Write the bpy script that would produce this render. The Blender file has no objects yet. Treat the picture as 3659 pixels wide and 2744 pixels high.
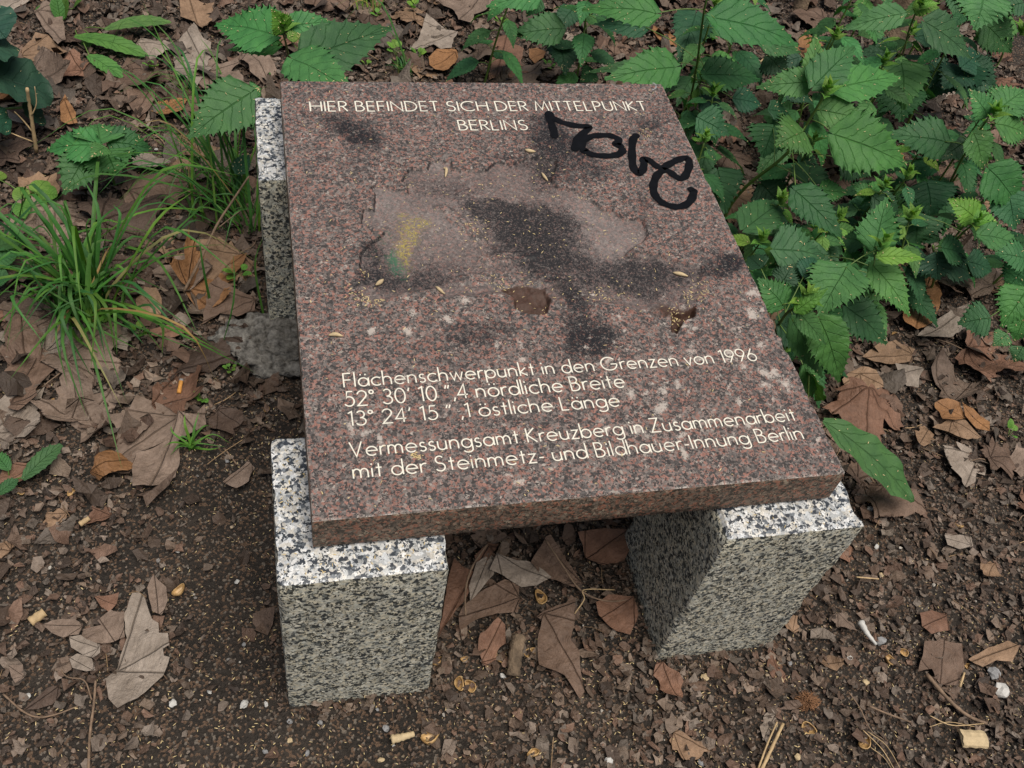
import bpy, bmesh, math, random
import numpy as np
from mathutils import Vector, Matrix, noise as mnoise

# ------------------------------------------------------------------ camera
SC = bpy.context.scene
COL = SC.collection
ZS = 0.475                                   # top of the slab above the ground
CAM = np.array((-0.0185, -1.5996, 1.0869 + ZS))
R = np.array([[0.973005204280915, 0.06090791280610143, -0.22260076055543748],
              [-0.18652499712844117, 0.7755413218095029, -0.60311199922751],
              [0.13590179501570193, 0.6283517202360263, 0.7659665905168036]])
FPX = 3496.9
cam = bpy.data.cameras.new('camera')
cam_o = bpy.data.objects.new('camera', cam)
COL.objects.link(cam_o)
M = Matrix([[*R[i], CAM[i]] for i in range(3)] + [[0, 0, 0, 1]])
cam_o.matrix_world = M
cam.sensor_fit = 'HORIZONTAL'
cam.sensor_width = 36.0
cam.lens = 36.0 * FPX / 3659
cam.clip_start = 0.02
cam.clip_end = 300
SC.camera = cam_o

# ------------------------------------------------------------------ light
SUN_EL, SUN_AZ = math.radians(74), math.radians(150)      # azimuth counted from +y towards +x
world = bpy.data.worlds.new('World')
SC.world = world
world.use_nodes = True
wn = world.node_tree
bg = wn.nodes['Background']
sky = wn.nodes.new('ShaderNodeTexSky')
sky.sky_type = 'NISHITA'
sky.sun_disc = False
sky.sun_elevation = SUN_EL
sky.sun_rotation = SUN_AZ
sky.air_density = 1.0
sky.dust_density = 5.0
sky.ozone_density = 0.4
wn.links.new(sky.outputs[0], bg.inputs[0])
bg.inputs[1].default_value = 0.052
sun = bpy.data.lights.new('sun', 'SUN')
sun.energy = 2.7
sun.angle = math.radians(44)
sun.color = (1.0, 0.95, 0.87)
sun_o = bpy.data.objects.new('sun', sun)
COL.objects.link(sun_o)
sd = Vector((math.sin(SUN_AZ) * math.cos(SUN_EL), math.cos(SUN_AZ) * math.cos(SUN_EL), math.sin(SUN_EL)))
sun_o.rotation_euler = sd.to_track_quat('Z', 'Y').to_euler()
SC.view_settings.view_transform = 'Standard'
SC.view_settings.look = 'None'
SC.view_settings.gamma = 1
SC.view_settings.exposure = 0.42

# ------------------------------------------------------------------ helpers
rng = np.random.default_rng(7)
random.seed(7)
# windows of the photograph that positions were read in: origin and scale
WIN = {'r1': (0, 0, .5425), 'r2': (1200, 0, .5425), 'r3': (2400, 0, .5692), 'r4': (0, 900, .5425),
       'r5': (1200, 900, .5425), 'r6': (2400, 900, .5692), 'r7': (0, 1800, .569), 'r8': (1200, 1800, .569),
       'r9': (2400, 1800, .5692), 'A': (950, 250, .5), 'B': (1800, 250, .5), 'C': (1150, 900, .5),
       'D': (2050, 900, .5), 'F': (0, 0, 1.6542), 'S': (0, 0, 1)}


def at(win, x, y, z=0.0):
    """the point at height z seen at a position of the photograph"""
    ox, oy, s = WIN[win]
    u, v = ox + x * s, oy + y * s
    d = R @ np.array(((u - 1829.5) / FPX, -(v - 1372) / FPX, -1.0))
    return CAM + d * ((z - CAM[2]) / d[2])


def to_px(P):
    """position in the 2212 px wide view of the photograph"""
    c = (np.asarray(P) - CAM) @ R
    return (1829.5 - FPX * c[..., 0] / c[..., 2]) / 1.6542, (1372 + FPX * c[..., 1] / c[..., 2]) / 1.6542


def vnoise(x, y, f, seed=0):
    """smooth value noise on arrays, 0..1"""
    x = np.asarray(x) * f + 1000.5 + seed * 17.3
    y = np.asarray(y) * f + 1000.5 + seed * 9.1
    xi, yi = np.floor(x).astype(np.int64), np.floor(y).astype(np.int64)
    fx, fy = x - xi, y - yi
    fx, fy = fx * fx * (3 - 2 * fx), fy * fy * (3 - 2 * fy)

    def h(a, b):
        n = (a * 374761393 + b * 668265263 + seed * 974711) & 0x7fffffff
        n = ((n ^ (n >> 13)) * 1274126177) & 0x7fffffff
        return ((n ^ (n >> 16)) & 0xffff) / 65535.0
    return (h(xi, yi) * (1 - fx) + h(xi + 1, yi) * fx) * (1 - fy) + (h(xi, yi + 1) * (1 - fx) + h(xi + 1, yi + 1) * fx) * fy


def fbm(x, y, f, o=4, seed=0):
    s, a, t = 0, 1.0, 0
    for i in range(o):
        s = s + a * vnoise(x, y, f * 2 ** i, seed + i)
        t += a
        a *= .5
    return s / t


def ground_z(x, y):
    h = (fbm(x, y, 3.0, 4, 3) - .5) * .030 + (fbm(x, y, 28.0, 3, 5) - .5) * .012
    return h + np.clip((np.asarray(y) + .3) * .02, 0, .03) - .004


def tag(o, label=None, cat=None, group=None, kind=None):
    if label: o['label'] = label
    if cat: o['category'] = cat
    if group: o['group'] = group
    if kind: o['kind'] = kind
    return o


def empty(name, loc, rz=0):
    o = bpy.data.objects.new(name, None)
    o.empty_display_size = .05
    o.location = loc
    o.rotation_euler = (0, 0, rz)
    COL.objects.link(o)
    return o


def mk(name, verts, faces, mats, parent=None, midx=None, smooth=True, attrs=None, loc=None):
    """one mesh object from arrays; attrs: name -> (type, array on points)"""
    me = bpy.data.meshes.new(name)
    verts = np.asarray(verts, dtype=np.float32)
    if loc is not None:
        verts = verts - np.asarray(loc, dtype=np.float32)
    if isinstance(faces, np.ndarray):
        n, k = faces.shape
        me.vertices.add(len(verts))
        me.vertices.foreach_set('co', verts.ravel())
        me.loops.add(n * k)
        me.loops.foreach_set('vertex_index', faces.astype(np.int32).ravel())
        me.polygons.add(n)
        me.polygons.foreach_set('loop_start', np.arange(0, n * k, k, dtype=np.int32))
        me.update(calc_edges=True)
        me.validate()
    else:
        me.from_pydata([tuple(map(float, v)) for v in verts], [], faces)
    for m in (mats if isinstance(mats, (list, tuple)) else [mats]):
        me.materials.append(m)
    if midx is not None:
        me.polygons.foreach_set('material_index', np.asarray(midx, dtype=np.int32))
    me.polygons.foreach_set('use_smooth', np.full(len(me.polygons), smooth, dtype=bool))
    for k, (t, a) in (attrs or {}).items():
        at_ = me.attributes.new(k, t, 'POINT')
        a = np.asarray(a, dtype=np.float32)
        at_.data.foreach_set({'FLOAT': 'value', 'FLOAT_VECTOR': 'vector', 'FLOAT_COLOR': 'color'}[t], a.ravel())
    me.update()
    o = bpy.data.objects.new(name, me)
    COL.objects.link(o)
    if parent is not None:
        o.parent = parent
    elif loc is not None:
        o.location = loc
    return o


class Buf:
    """collects pieces of one mesh"""
    def __init__(s):
        s.v, s.f, s.lc, s.t, s.n = [], [], [], [], 0

    def add(s, v, f, lc=None, tint=None):
        v = np.asarray(v, float)
        s.v.append(v)
        s.f += [tuple(i + s.n for i in q) for q in f]
        s.lc.append(np.zeros((len(v), 3)) if lc is None else np.asarray(lc, float))
        t = np.asarray((1, 1, 1) if tint is None else tint, float)
        if t.ndim == 1:
            t = np.tile(t, (len(v), 1))
        s.t.append(np.hstack([t, np.ones((len(v), 1))]))
        s.n += len(v)

    def build(s, name, mat, parent=None, loc=None, smooth=True):
        return mk(name, np.vstack(s.v), s.f, mat, parent, smooth=smooth, loc=loc,
                  attrs={'lc': ('FLOAT_VECTOR', np.vstack(s.lc)), 'tint': ('FLOAT_COLOR', np.vstack(s.t))})


def tube(pts, rad, n=6, cap=True):
    pts = np.asarray(pts, float)
    rad = np.broadcast_to(np.asarray(rad, float), (len(pts),))
    V, F = [], []
    up = np.array((.13, .21, .97))
    for i, p in enumerate(pts):
        d = pts[min(i + 1, len(pts) - 1)] - pts[max(i - 1, 0)]
        d = d / (np.linalg.norm(d) + 1e-9)
        a = np.cross(d, up)
        if np.linalg.norm(a) < .1:
            a = np.cross(d, (1, 0, 0))
        a /= np.linalg.norm(a)
        b = np.cross(d, a)
        for k in range(n):
            th = 2 * math.pi * k / n
            V.append(p + rad[i] * (a * math.cos(th) + b * math.sin(th)))
    for i in range(len(pts) - 1):
        for k in range(n):
            F.append((i * n + k, i * n + (k + 1) % n, (i + 1) * n + (k + 1) % n, (i + 1) * n + k))
    if cap:
        F.append(tuple(range(n))[::-1])
        F.append(tuple(range((len(pts) - 1) * n, len(pts) * n)))
    return V, F


def spline(pts, k=6):
    """catmull-rom through the points"""
    P = [np.asarray(p, float) for p in pts]
    if len(P) < 3:
        return [P[0] + (P[-1] - P[0]) * i / k for i in range(k + 1)]
    P = [2 * P[0] - P[1]] + P + [2 * P[-1] - P[-2]]
    out = []
    for i in range(1, len(P) - 2):
        for j in range(k):
            t = j / k
            out.append(.5 * (2 * P[i] + (P[i + 1] - P[i - 1]) * t + (2 * P[i - 1] - 5 * P[i] + 4 * P[i + 1] - P[i + 2]) * t * t
                             + (3 * P[i] - P[i - 1] - 3 * P[i + 1] + P[i + 2]) * t ** 3))
    out.append(P[-2])
    return out


# ------------------------------------------------------------------ materials
class NT:
    def __init__(s, name):
        s.m = bpy.data.materials.new(name)
        s.m.use_nodes = True
        s.t = s.m.node_tree
        s.b = s.t.nodes['Principled BSDF']
        s.out = s.t.nodes['Material Output']

    def n(s, typ, ins=None, **kw):
        nd = s.t.nodes.new('ShaderNode' + typ)
        for k, v in kw.items():
            setattr(nd, k, v)
        for k, v in (ins or {}).items():
            s.set(nd.inputs[k], v)
        return nd

    def set(s, sock, v):
        if hasattr(v, 'links') or isinstance(v, bpy.types.NodeSocket):
            s.t.links.new(v, sock)
        else:
            sock.default_value = v

    def math(s, op, a, b=0.0, c=0.0, clamp=False):
        nd = s.n('Math', {0: a, 1: b, 2: c}, operation=op, use_clamp=clamp)
        return nd.outputs[0]

    def mix(s, f, a, b, blend='MIX'):
        nd = s.t.nodes.new('ShaderNodeMix')
        nd.data_type = 'RGBA'
        nd.blend_type = blend
        s.set(nd.inputs[0], f)
        for i, v in ((6, a), (7, b)):
            s.set(nd.inputs[i], (*v, 1) if isinstance(v, tuple) and len(v) == 3 else v)
        return nd.outputs[2]

    def ramp(s, f, stops, interp='LINEAR'):
        nd = s.n('ValToRGB', {0: f})
        cr = nd.color_ramp
        cr.interpolation = interp
        while len(cr.elements) < len(stops):
            cr.elements.new(.5)
        for e, (p, c) in zip(cr.elements, stops):
            e.position = p
            e.color = (*c, 1) if isinstance(c, tuple) else (c, c, c, 1)
        return nd.outputs[0]

    def noise(s, scale, detail=3, rough=.5, vec=None, dist=0):
        nd = s.n('TexNoise', {'Scale': scale, 'Detail': detail, 'Roughness': rough, 'Distortion': dist})
        if vec is not None:
            s.t.links.new(vec, nd.inputs['Vector'])
        return nd.outputs[0]

    def obj(s):
        return s.n('TexCoord').outputs['Object']

    def attr(s, name):
        return s.n('Attribute', attribute_name=name)

    def bump(s, h, strength, dist):
        s.set(s.b.inputs['Normal'], s.n('Bump', {'Height': h, 'Strength': strength, 'Distance': dist}).outputs[0])

    def base(s, c):
        s.set(s.b.inputs['Base Color'], c if not isinstance(c, tuple) else (*c, 1))

    def rough(s, r, spec=.5):
        s.set(s.b.inputs['Roughness'], r)
        s.b.inputs['Specular IOR Level'].default_value = spec


def granite(name, stops, scale, fleck, fleck_amt, rough, tint=None, stains=False, grime=None, bumpd=.0004, spec=.5):
    t = NT(name)
    co = t.obj()
    wob = t.n('TexNoise', {'Scale': scale * .9, 'Detail': 2.0, 'Vector': co})
    v = t.n('VectorMath', {0: wob.outputs['Color'], 1: (.5, .5, .5)}, operation='SUBTRACT')
    v = t.n('VectorMath', {0: v.outputs[0], 'Scale': 1.4 / scale}, operation='SCALE')
    v = t.n('VectorMath', {0: co, 1: v.outputs[0]}, operation='ADD').outputs[0]
    vo = t.n('TexVoronoi', {'Scale': scale, 'Vector': v})
    sep = t.n('SeparateColor', {0: vo.outputs['Color']})
    big = t.noise(scale * .13, 3, .6, co)
    val = t.math('ADD', sep.outputs[0], t.math('MULTIPLY', t.math('SUBTRACT', big, .5), .55))
    col = t.ramp(val, stops, 'CONSTANT')
    # shade of its own for every grain
    col = t.mix(1.0, col, t.ramp(sep.outputs[1], [(0, .72), (1, 1.22)]), 'MULTIPLY')
    vo2 = t.n('TexVoronoi', {'Scale': scale * 2.1, 'Vector': v})
    s2 = t.n('SeparateColor', {0: vo2.outputs['Color']})
    clus = t.noise(scale * .35, 2, .5, co)
    f = t.math('GREATER_THAN', t.math('ADD', s2.outputs[2], t.math('MULTIPLY', t.math('SUBTRACT', clus, .5), 1.3)), 1 - fleck_amt)
    col = t.mix(f, col, fleck)
    s3 = t.n('SeparateColor', {0: t.n('TexVoronoi', {'Scale': scale * 4.5, 'Vector': v}).outputs['Color']})
    col = t.mix(1.0, col, t.ramp(s3.outputs[0], [(0, .78), (1, 1.2)]), 'MULTIPLY')
    r = rough
    if stains:
        sp = t.math('ADD', t.math('MULTIPLY', s2.outputs[1], .50), t.math('ADD', t.math('MULTIPLY', sep.outputs[2], .30), t.math('MULTIPLY', t.noise(120, 4, .7, co), .25)))
        sp2 = t.noise(70, 3, .6, co)
        at_ = t.attr('stain')
        ch = t.n('SeparateColor', {0: at_.outputs['Color']})
        fl = ch.outputs[1]
        # worn, dusty floor of the sunken relief
        worn = t.mix(sp, (.050, .046, .046), (.175, .145, .138))
        pale = t.mix(sp, (.17, .16, .155), (.31, .29, .28))
        dusty = t.mix(t.math('MULTIPLY', at_.outputs['Alpha'], .55), worn, pale)
        col = t.mix(t.math('MULTIPLY', fl, .60), col, dusty)
        crust = t.noise(48, 6, .72, co)
        sk = t.math('ADD', t.math('MULTIPLY', s2.outputs[1], .38), t.math('ADD', t.math('MULTIPLY', sep.outputs[2], .30), t.math('SUBTRACT', t.math('MULTIPLY', crust, 1.3), .34)))
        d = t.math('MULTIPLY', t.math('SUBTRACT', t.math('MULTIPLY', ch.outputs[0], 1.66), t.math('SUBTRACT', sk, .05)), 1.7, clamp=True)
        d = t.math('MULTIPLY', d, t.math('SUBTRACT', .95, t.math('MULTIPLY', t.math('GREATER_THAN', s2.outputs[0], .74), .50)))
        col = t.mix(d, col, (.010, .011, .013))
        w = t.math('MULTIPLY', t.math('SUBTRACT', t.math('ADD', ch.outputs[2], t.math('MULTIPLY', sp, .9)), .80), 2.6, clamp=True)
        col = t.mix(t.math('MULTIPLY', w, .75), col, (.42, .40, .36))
        b = t.attr('paint').outputs['Color']
        pc = t.n('SeparateColor', {0: b})
        y = t.math('MULTIPLY', t.math('SUBTRACT', t.math('MULTIPLY', pc.outputs[0], 1.0), t.math('ADD', t.math('MULTIPLY', sp, 1.1), .08)), 2.4, clamp=True)
        col = t.mix(t.math('MULTIPLY', y, .75), col, (.36, .31, .055))
        g = t.math('MULTIPLY', t.math('SUBTRACT', t.math('MULTIPLY', pc.outputs[1], 1.0), t.math('ADD', t.math('MULTIPLY', sp, 1.0), .04)), 2.0, clamp=True)
        col = t.mix(t.math('MULTIPLY', g, .75), col, (.025, .13, .07))
        br = t.math('MULTIPLY', t.math('SUBTRACT', t.math('MULTIPLY', pc.outputs[2], 1.6), sp2), 2.0, clamp=True)
        col = t.mix(t.math('MULTIPLY', br, .8), col, (.045, .022, .013))
        r = t.ramp(fl, [(0, rough), (1, .7)])
    if grime:
        g1 = t.noise(9, 5, .65, co)
        g2 = t.noise(60, 4, .6, co)
        gm = t.math('MULTIPLY', t.math('ADD', g1, t.math('MULTIPLY', g2, .5)), grime[1], clamp=True)
        col = t.mix(gm, col, t.mix(1.0, col, grime[0], 'MULTIPLY'))
    if tint:
        col = t.mix(1.0, col, tint, 'MULTIPLY')
    t.base(col)
    t.rough(r, spec)
    t.bump(t.math('ADD', s2.outputs[0], t.noise(scale * 3, 3, .6, co)), .5, bumpd)
    return t.m


PINK = [(0, (.052, .049, .047)), (.18, (.095, .089, .085)), (.36, (.150, .138, .128)), (.54, (.185, .150, .135)), (.68, (.215, .120, .098)), (.88, (.185, .125, .108)), (.96, (.25, .235, .21))]
WHITE = [(0, (.038, .045, .056)), (.17, (.13, .145, .16)), (.28, (.38, .39, .385)), (.46, (.53, .51, .46)), (.68, (.57, .57, .555)), (.88, (.46, .48, .49))]
M_PINK = granite('pink_granite_polished', PINK, 265, (.034, .033, .033), .17, .42, stains=True, spec=.24, tint=(1.13, 1.06, 1.04))
M_PINKS = granite('pink_granite_sawn', PINK, 255, (.034, .031, .028), .14, .65, tint=(1.42, 1.28, 1.12), grime=((.86, .76, .62), .7), spec=.3)
M_WHT = granite('white_granite_polished', WHITE, 205, (.034, .042, .050), .15, .30)
M_WHTS = granite('white_granite_sawn', WHITE, 205, (.050, .052, .050), .18, .65, tint=(1.34, 1.31, 1.20), grime=((.82, .79, .66), .70), spec=.3)


def simple(name, c, rough=.6, var=.25, scale=40, bump=0, bd=.001, spec=.4, c2=None):
    t = NT(name)
    nz = t.noise(scale, 4, .6, t.obj())
    col = t.ramp(nz, [(.3, tuple(x * (1 - var) for x in c)), (.7, c2 or tuple(min(1, x * (1 + var)) for x in c))])
    t.base(col)
    t.rough(rough, spec)
    if bump:
        t.bump(t.noise(scale * 2, 4, .7, t.obj()), bump, bd)
    return t.m


def soil_mat():
    t = NT('forest_soil')
    co = t.obj()
    n1 = t.noise(5, 5, .6, co)
    n2 = t.noise(120, 5, .7, co)
    v = t.n('TexVoronoi', {'Scale': 260.0, 'Vector': co})
    s = t.n('SeparateColor', {0: v.outputs['Color']})
    c = t.ramp(n1, [(.3, (.021, .0180, .0155)), (.55, (.034, .0280, .0230)), (.75, (.054, .043, .034))])
    c = t.mix(1.0, c, t.ramp(n2, [(.25, .55), (.75, 1.5)]), 'MULTIPLY')
    c = t.mix(t.math('GREATER_THAN', s.outputs[0], .80), c, (.115, .075, .050))
    c = t.mix(t.math('GREATER_THAN', s.outputs[1], .93), c, (.15, .125, .10))
    t.base(c)
    t.rough(.9, .2)
    t.bump(t.math('ADD', n2, t.math('MULTIPLY', v.outputs[0], .9)), 1.0, .004)
    return t.m


def dead_leaf_mat(name, use_attr):
    t = NT(name)
    co = t.obj()
    if use_attr:
        base = t.attr('tint').outputs['Color']
    else:
        base = t.n('ObjectInfo').outputs['Color']
    n1 = t.noise(22, 4, .6, co)
    n2 = t.noise(160, 3, .6, co)
    c = t.mix(1.0, base, t.ramp(n1, [(.3, (.70, .66, .62)), (.7, (1.22, 1.2, 1.18))]), 'MULTIPLY')
    c = t.mix(1.0, c, t.ramp(n2, [(.3, .86), (.7, 1.12)]), 'MULTIPLY')
    h = t.noise(60, 4, .7, co)
    if not use_attr:
        lc = t.n('SeparateXYZ', {0: t.attr('lc').outputs['Vector']})
        x, y = lc.outputs[0], lc.outputs[1]
        dmin = None
        for a in (90, 40, 140, 5, 175):
            ca, sa = math.cos(math.radians(a)), math.sin(math.radians(a))
            d = t.math('ABSOLUTE', t.math('SUBTRACT', t.math('MULTIPLY', x, sa), t.math('MULTIPLY', y, ca)))
            al = t.math('ADD', t.math('MULTIPLY', x, ca), t.math('MULTIPLY', y, sa))
            d = t.math('ADD', d, t.math('MULTIPLY', t.math('LESS_THAN', al, -.01), 9))
            dmin = d if dmin is None else t.math('MINIMUM', dmin, d)
        vein = t.math('SUBTRACT', 1.0, t.math('DIVIDE', dmin, .014), clamp=True)
        # side veins
        wv = t.n('TexWave', {'Scale': 6.0, 'Distortion': 3.0, 'Detail': 1.0, 'Vector': t.attr('lc').outputs['Vector']})
        side = t.math('GREATER_THAN', wv.outputs[1], .93)
        c = t.mix(t.math('MULTIPLY', side, .25), c, t.mix(1.0, c, (.6, .55, .5), 'MULTIPLY'))
        c = t.mix(t.math('MULTIPLY', vein, .55), c, t.mix(1.0, c, (.55, .5, .45), 'MULTIPLY'))
        h = t.math('ADD', h, t.math('MULTIPLY', vein, 1.2))
        bf = t.n('NewGeometry').outputs['Backfacing']
        c = t.mix(t.math('MULTIPLY', bf, .35), c, t.mix(1.0, c, (1.12, 1.14, 1.16), 'MULTIPLY'))
    h = t.math('ADD', h, t.math('MULTIPLY', t.noise(26, 3, .6, co, 1.5), 2.2))
    t.base(c)
    t.rough(.66, .3)
    t.bump(h, .8, .0042)
    return t.m


def green_mat(name, kind):
    """living leaves: colour from the tint attribute, veins from the leaf's own coordinates"""
    t = NT(name)
    co = t.obj()
    base = t.attr('tint').outputs['Color']
    n1 = t.noise(35, 4, .6, co)
    c = t.mix(1.0, base, t.ramp(n1, [(.3, (.78, .82, .85)), (.7, (1.2, 1.15, 1.08))]), 'MULTIPLY')
    h = t.noise(300, 3, .6, co)
    if kind != 'grass':
        lc = t.n('SeparateXYZ', {0: t.attr('lc').outputs['Vector']})
        u, v = lc.outputs[0], t.math('ABSOLUTE', lc.outputs[1])
        ph = t.math('FRACT', t.math('ADD', t.math('SUBTRACT', t.math('MULTIPLY', u, 7.0), t.math('MULTIPLY', v, 1.6)), t.math('MULTIPLY', n1, .9)))
        ph = t.math('ABSOLUTE', t.math('SUBTRACT', ph, .5))
        side = t.math('SUBTRACT', 1.0, t.math('DIVIDE', ph, .07), clamp=True)
        mid = t.math('SUBTRACT', 1.0, t.math('DIVIDE', v, .045), clamp=True)
        vein = t.math('MAXIMUM', t.math('MULTIPLY', side, .6), mid)
        c = t.mix(t.math('MULTIPLY', vein, .38), c, t.mix(1.0, c, (.45, .52, .45), 'MULTIPLY'))
        h = t.math('SUBTRACT', t.math('MULTIPLY', h, .5), t.math('MULTIPLY', vein, 1.0))
        t.bump(h, .8, .0026)
    t.base(c)
    t.rough(.55, .26)
    tr = t.n('BsdfTranslucent', {'Color': t.mix(1.0, c, (1.3, 1.6, .5), 'MULTIPLY')})
    mx = t.n('MixShader', {0: .22, 1: t.b.outputs[0], 2: tr.outputs[0]})
    t.t.links.new(mx.outputs[0], t.out.inputs[0])
    return t.m


M_SOIL = soil_mat()
M_FRAG = dead_leaf_mat('leaf_fragment', True)
M_DEAD = dead_leaf_mat('dead_leaf', False)
M_GREEN = green_mat('green_leaf', 'leaf')
M_GRASS = green_mat('grass_blade', 'grass')
M_STEM = simple('green_stem', (.10, .17, .035), .5, .3, 60)
M_TWIG = simple('dry_twig', (.17, .115, .075), .8, .4, 80, .6)
M_STRAW = simple('dry_straw', (.42, .30, .16), .7, .3, 60, .4)
M_BARK = simple('bark', (.16, .115, .075), .9, .6, 30, 1.0, .008)
M_HUSK = simple('seed_husk', (.36, .19, .055), .45, .5, 60, .5, c2=(.55, .36, .16))
M_WHITE = simple('white_pebble', (.46, .45, .42), .6, .2, 70, .4)
M_GREYP = simple('grey_pebble', (.22, .22, .22), .7, .35, 90, .4)
M_CONC = simple('old_concrete', (.075, .066, .055), .95, .6, 75, 1.0, .008, c2=(.30, .285, .255))
M_FILTER = simple('cigarette_filter', (.50, .23, .05), .8, .25, 200, .3)
M_PAPER = simple('cigarette_paper', (.62, .58, .50), .8, .15, 120, .3)
M_WOOD = simple('pale_wood', (.44, .34, .20), .75, .2, 90, .4)
M_CHAFF = simple('seed_chaff', (.60, .47, .24), .6, .25, 20)
M_BLACK = simple('black_marker', (.004, .0045, .006), .6, .3, 60, spec=.08)
M_PETAL = simple('pink_petal', (.60, .25, .42), .6, .2, 60)
M_CONE = simple('seed_ball_fibre', (.19, .095, .045), .85, .5, 90, .8)


def letter_mat():
    t = NT('worn_white_paint')
    co = t.obj()
    n = t.noise(14, 4, .65, co)
    n2 = t.noise(260, 3, .6, co)
    w = t.math('MULTIPLY', t.math('SUBTRACT', t.math('ADD', n, t.math('MULTIPLY', n2, .5)), .82), 3.0, clamp=True)
    c = t.mix(t.math('MULTIPLY', w, .75), (.70, .67, .57), (.25, .235, .215))
    t.base(c)
    t.rough(.45, .4)
    return t.m


M_LETTER = letter_mat()

# ------------------------------------------------------------------ ground: one sheet, fine near the stone, out to the horizon
def axis(lo, hi, step, far):
    a = list(np.arange(lo, hi + step * .5, step))
    s = step
    b = [a[-1]]
    while b[-1] < far:
        s *= 1.35
        b.append(b[-1] + s)
    s = step
    c = [a[0]]
    while c[-1] > -far:
        s *= 1.35
        c.append(c[-1] - s)
    return np.array(c[1:][::-1] + a + b[1:])


gx, gy = axis(-1.35, 2.35, .012, 60), axis(-1.55, 2.1, .012, 60)
GX, GY = np.meshgrid(gx, gy)
GZ = ground_z(GX, GY)
nx, ny = len(gx), len(gy)
ii = (np.arange(ny - 1)[:, None] * nx + np.arange(nx - 1)[None, :]).ravel()
gf = np.stack([ii, ii + 1, ii + nx + 1, ii + nx], 1)
tag(mk('ground', np.stack([GX, GY, GZ], -1).reshape(-1, 3), gf, M_SOIL), kind='structure')

# ------------------------------------------------------------------ the slab
SW, SD, ST = .75, .9438, .0673


def tr(win, pts, z=ZS):
    return np.array([at(win, x, y, z)[:2] for x, y in pts])


def inside(poly, X, Y):
    r = np.zeros(X.shape, bool)
    n = len(poly)
    for i in range(n):
        x1, y1 = poly[i]
        x2, y2 = poly[(i + 1) % n]
        c = (y1 > Y) != (y2 > Y)
        r ^= c & (X < (x2 - x1) * (Y - y1) / ((y2 - y1) if y2 != y1 else 1e-9) + x1)
    return r


def pdist(poly, X, Y, closed=True):
    d = np.full(X.shape, 9.0)
    n = len(poly)
    for i in range(n if closed else n - 1):
        a, b = poly[i], poly[(i + 1) % n]
        e = b - a
        t = np.clip(((X - a[0]) * e[0] + (Y - a[1]) * e[1]) / (e @ e + 1e-12), 0, 1)
        d = np.minimum(d, np.hypot(X - a[0] - t * e[0], Y - a[1] - t * e[1]))
    return d


outline = np.vstack([
    tr('A', [(610, 1555), (700, 1480), (665, 1395), (672, 1300), (700, 1270), (740, 1235), (800, 1190), (838, 1150), (760, 1120), (668, 1095),
             (690, 980), (706, 960), (762, 995), (772, 870), (740, 830), (790, 805), (870, 820), (960, 850), (1010, 860), (1000, 800),
             (960, 795), (985, 740), (1020, 700), (1150, 690), (1160, 650), (1220, 630), (1330, 640), (1335, 690), (1400, 705), (1560, 705),
             (1600, 680), (1640, 640), (1760, 660), (1800, 640), (1880, 620), (1960, 605), (2080, 630), (2085, 690)]),
    tr('B', [(380, 700), (345, 770), (390, 830), (500, 840), (580, 880), (660, 940), (720, 990), (800, 1000), (850, 1050), (1005, 1055),
             (1015, 1100), (1040, 1170), (1000, 1230), (950, 1250), (880, 1310), (900, 1330), (960, 1290), (1110, 1300), (1150, 1330),
             (1280, 1360), (1420, 1390), (1440, 1440), (1430, 1500), (1470, 1590)]),
    tr('D', [(970, 290), (900, 330), (870, 380), (870, 460), (790, 490), (740, 580), (695, 570), (690, 440), (600, 410), (480, 440), (340, 380), (200, 360), (60, 330)]),
    tr('C', [(1860, 330), (1720, 330), (1650, 340), (1620, 430), (1580, 450), (1470, 440), (1380, 400), (1370, 320), (1280, 300), (1200, 300), (1100, 320),
             (1000, 310), (880, 340), (830, 260), (760, 270), (600, 290), (480, 350), (380, 380), (300, 340), (220, 260)])])
hole1 = tr('C', [(1280, 250), (1400, 220), (1600, 250), (1640, 330), (1615, 430), (1580, 448), (1470, 440), (1380, 400), (1375, 330)])
hole2 = tr('D', [(700, 430), (780, 420), (870, 385), (872, 460), (790, 490), (742, 580), (698, 570)])
ridge = tr('A', [(1190, 950), (1290, 925), (1400, 1020), (1540, 1130), (1610, 1240), (1480, 1190), (1300, 1060)])
rough1 = tr('C', [(1090, 20), (1300, -30), (1540, -20), (1560, 30), (1400, 60), (1180, 80)])
rough2 = tr('C', [(980, 140), (1200, 110), (1500, 120), (1720, 130), (1740, 210), (1560, 230), (1250, 230), (1000, 220)])

NX, NY = 316, 396
xs, ys = np.linspace(0, SW, NX), np.linspace(-SD, 0, NY)
X, Y = np.meshgrid(xs, ys)
ins = inside(outline, X, Y)
dist = pdist(outline, X, Y)
# the lower edge of the relief runs out softly, the upper edge is cut steeply
soft = np.clip((Y - at('C', 900, 450, ZS)[1]) / .10, 0.12, 1)
dep = np.where(ins, .0072 * np.clip(dist / (.0030 + .02 * (1 - soft)), 0, 1), 0)
for h, d in ((hole1, .012), (hole2, .014)):
    i = inside(h, X, Y)
    dep = np.where(i, np.maximum(dep, d * np.clip(pdist(h, X, Y) / .004, 0, 1)), dep)
i = inside(ridge, X, Y)
dep = np.where(i, dep - .0045 * np.clip(pdist(ridge, X, Y) / .006, 0, 1), dep)
n1 = fbm(X, Y, 60, 4, 11) - .5
n2 = fbm(X, Y, 14, 3, 12) - .5
dep = dep + np.where(ins, n1 * .0030 + n2 * .0035, 0) * np.clip(dist / .01, 0, 1)
for rg in (rough1, rough2):
    i = inside(rg, X, Y)
    dep = np.where(i, dep - (.0035 + n1 * .012) * np.clip(pdist(rg, X, Y) / .006, 0, 1), dep)
i = inside(hole1, X, Y)
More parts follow.
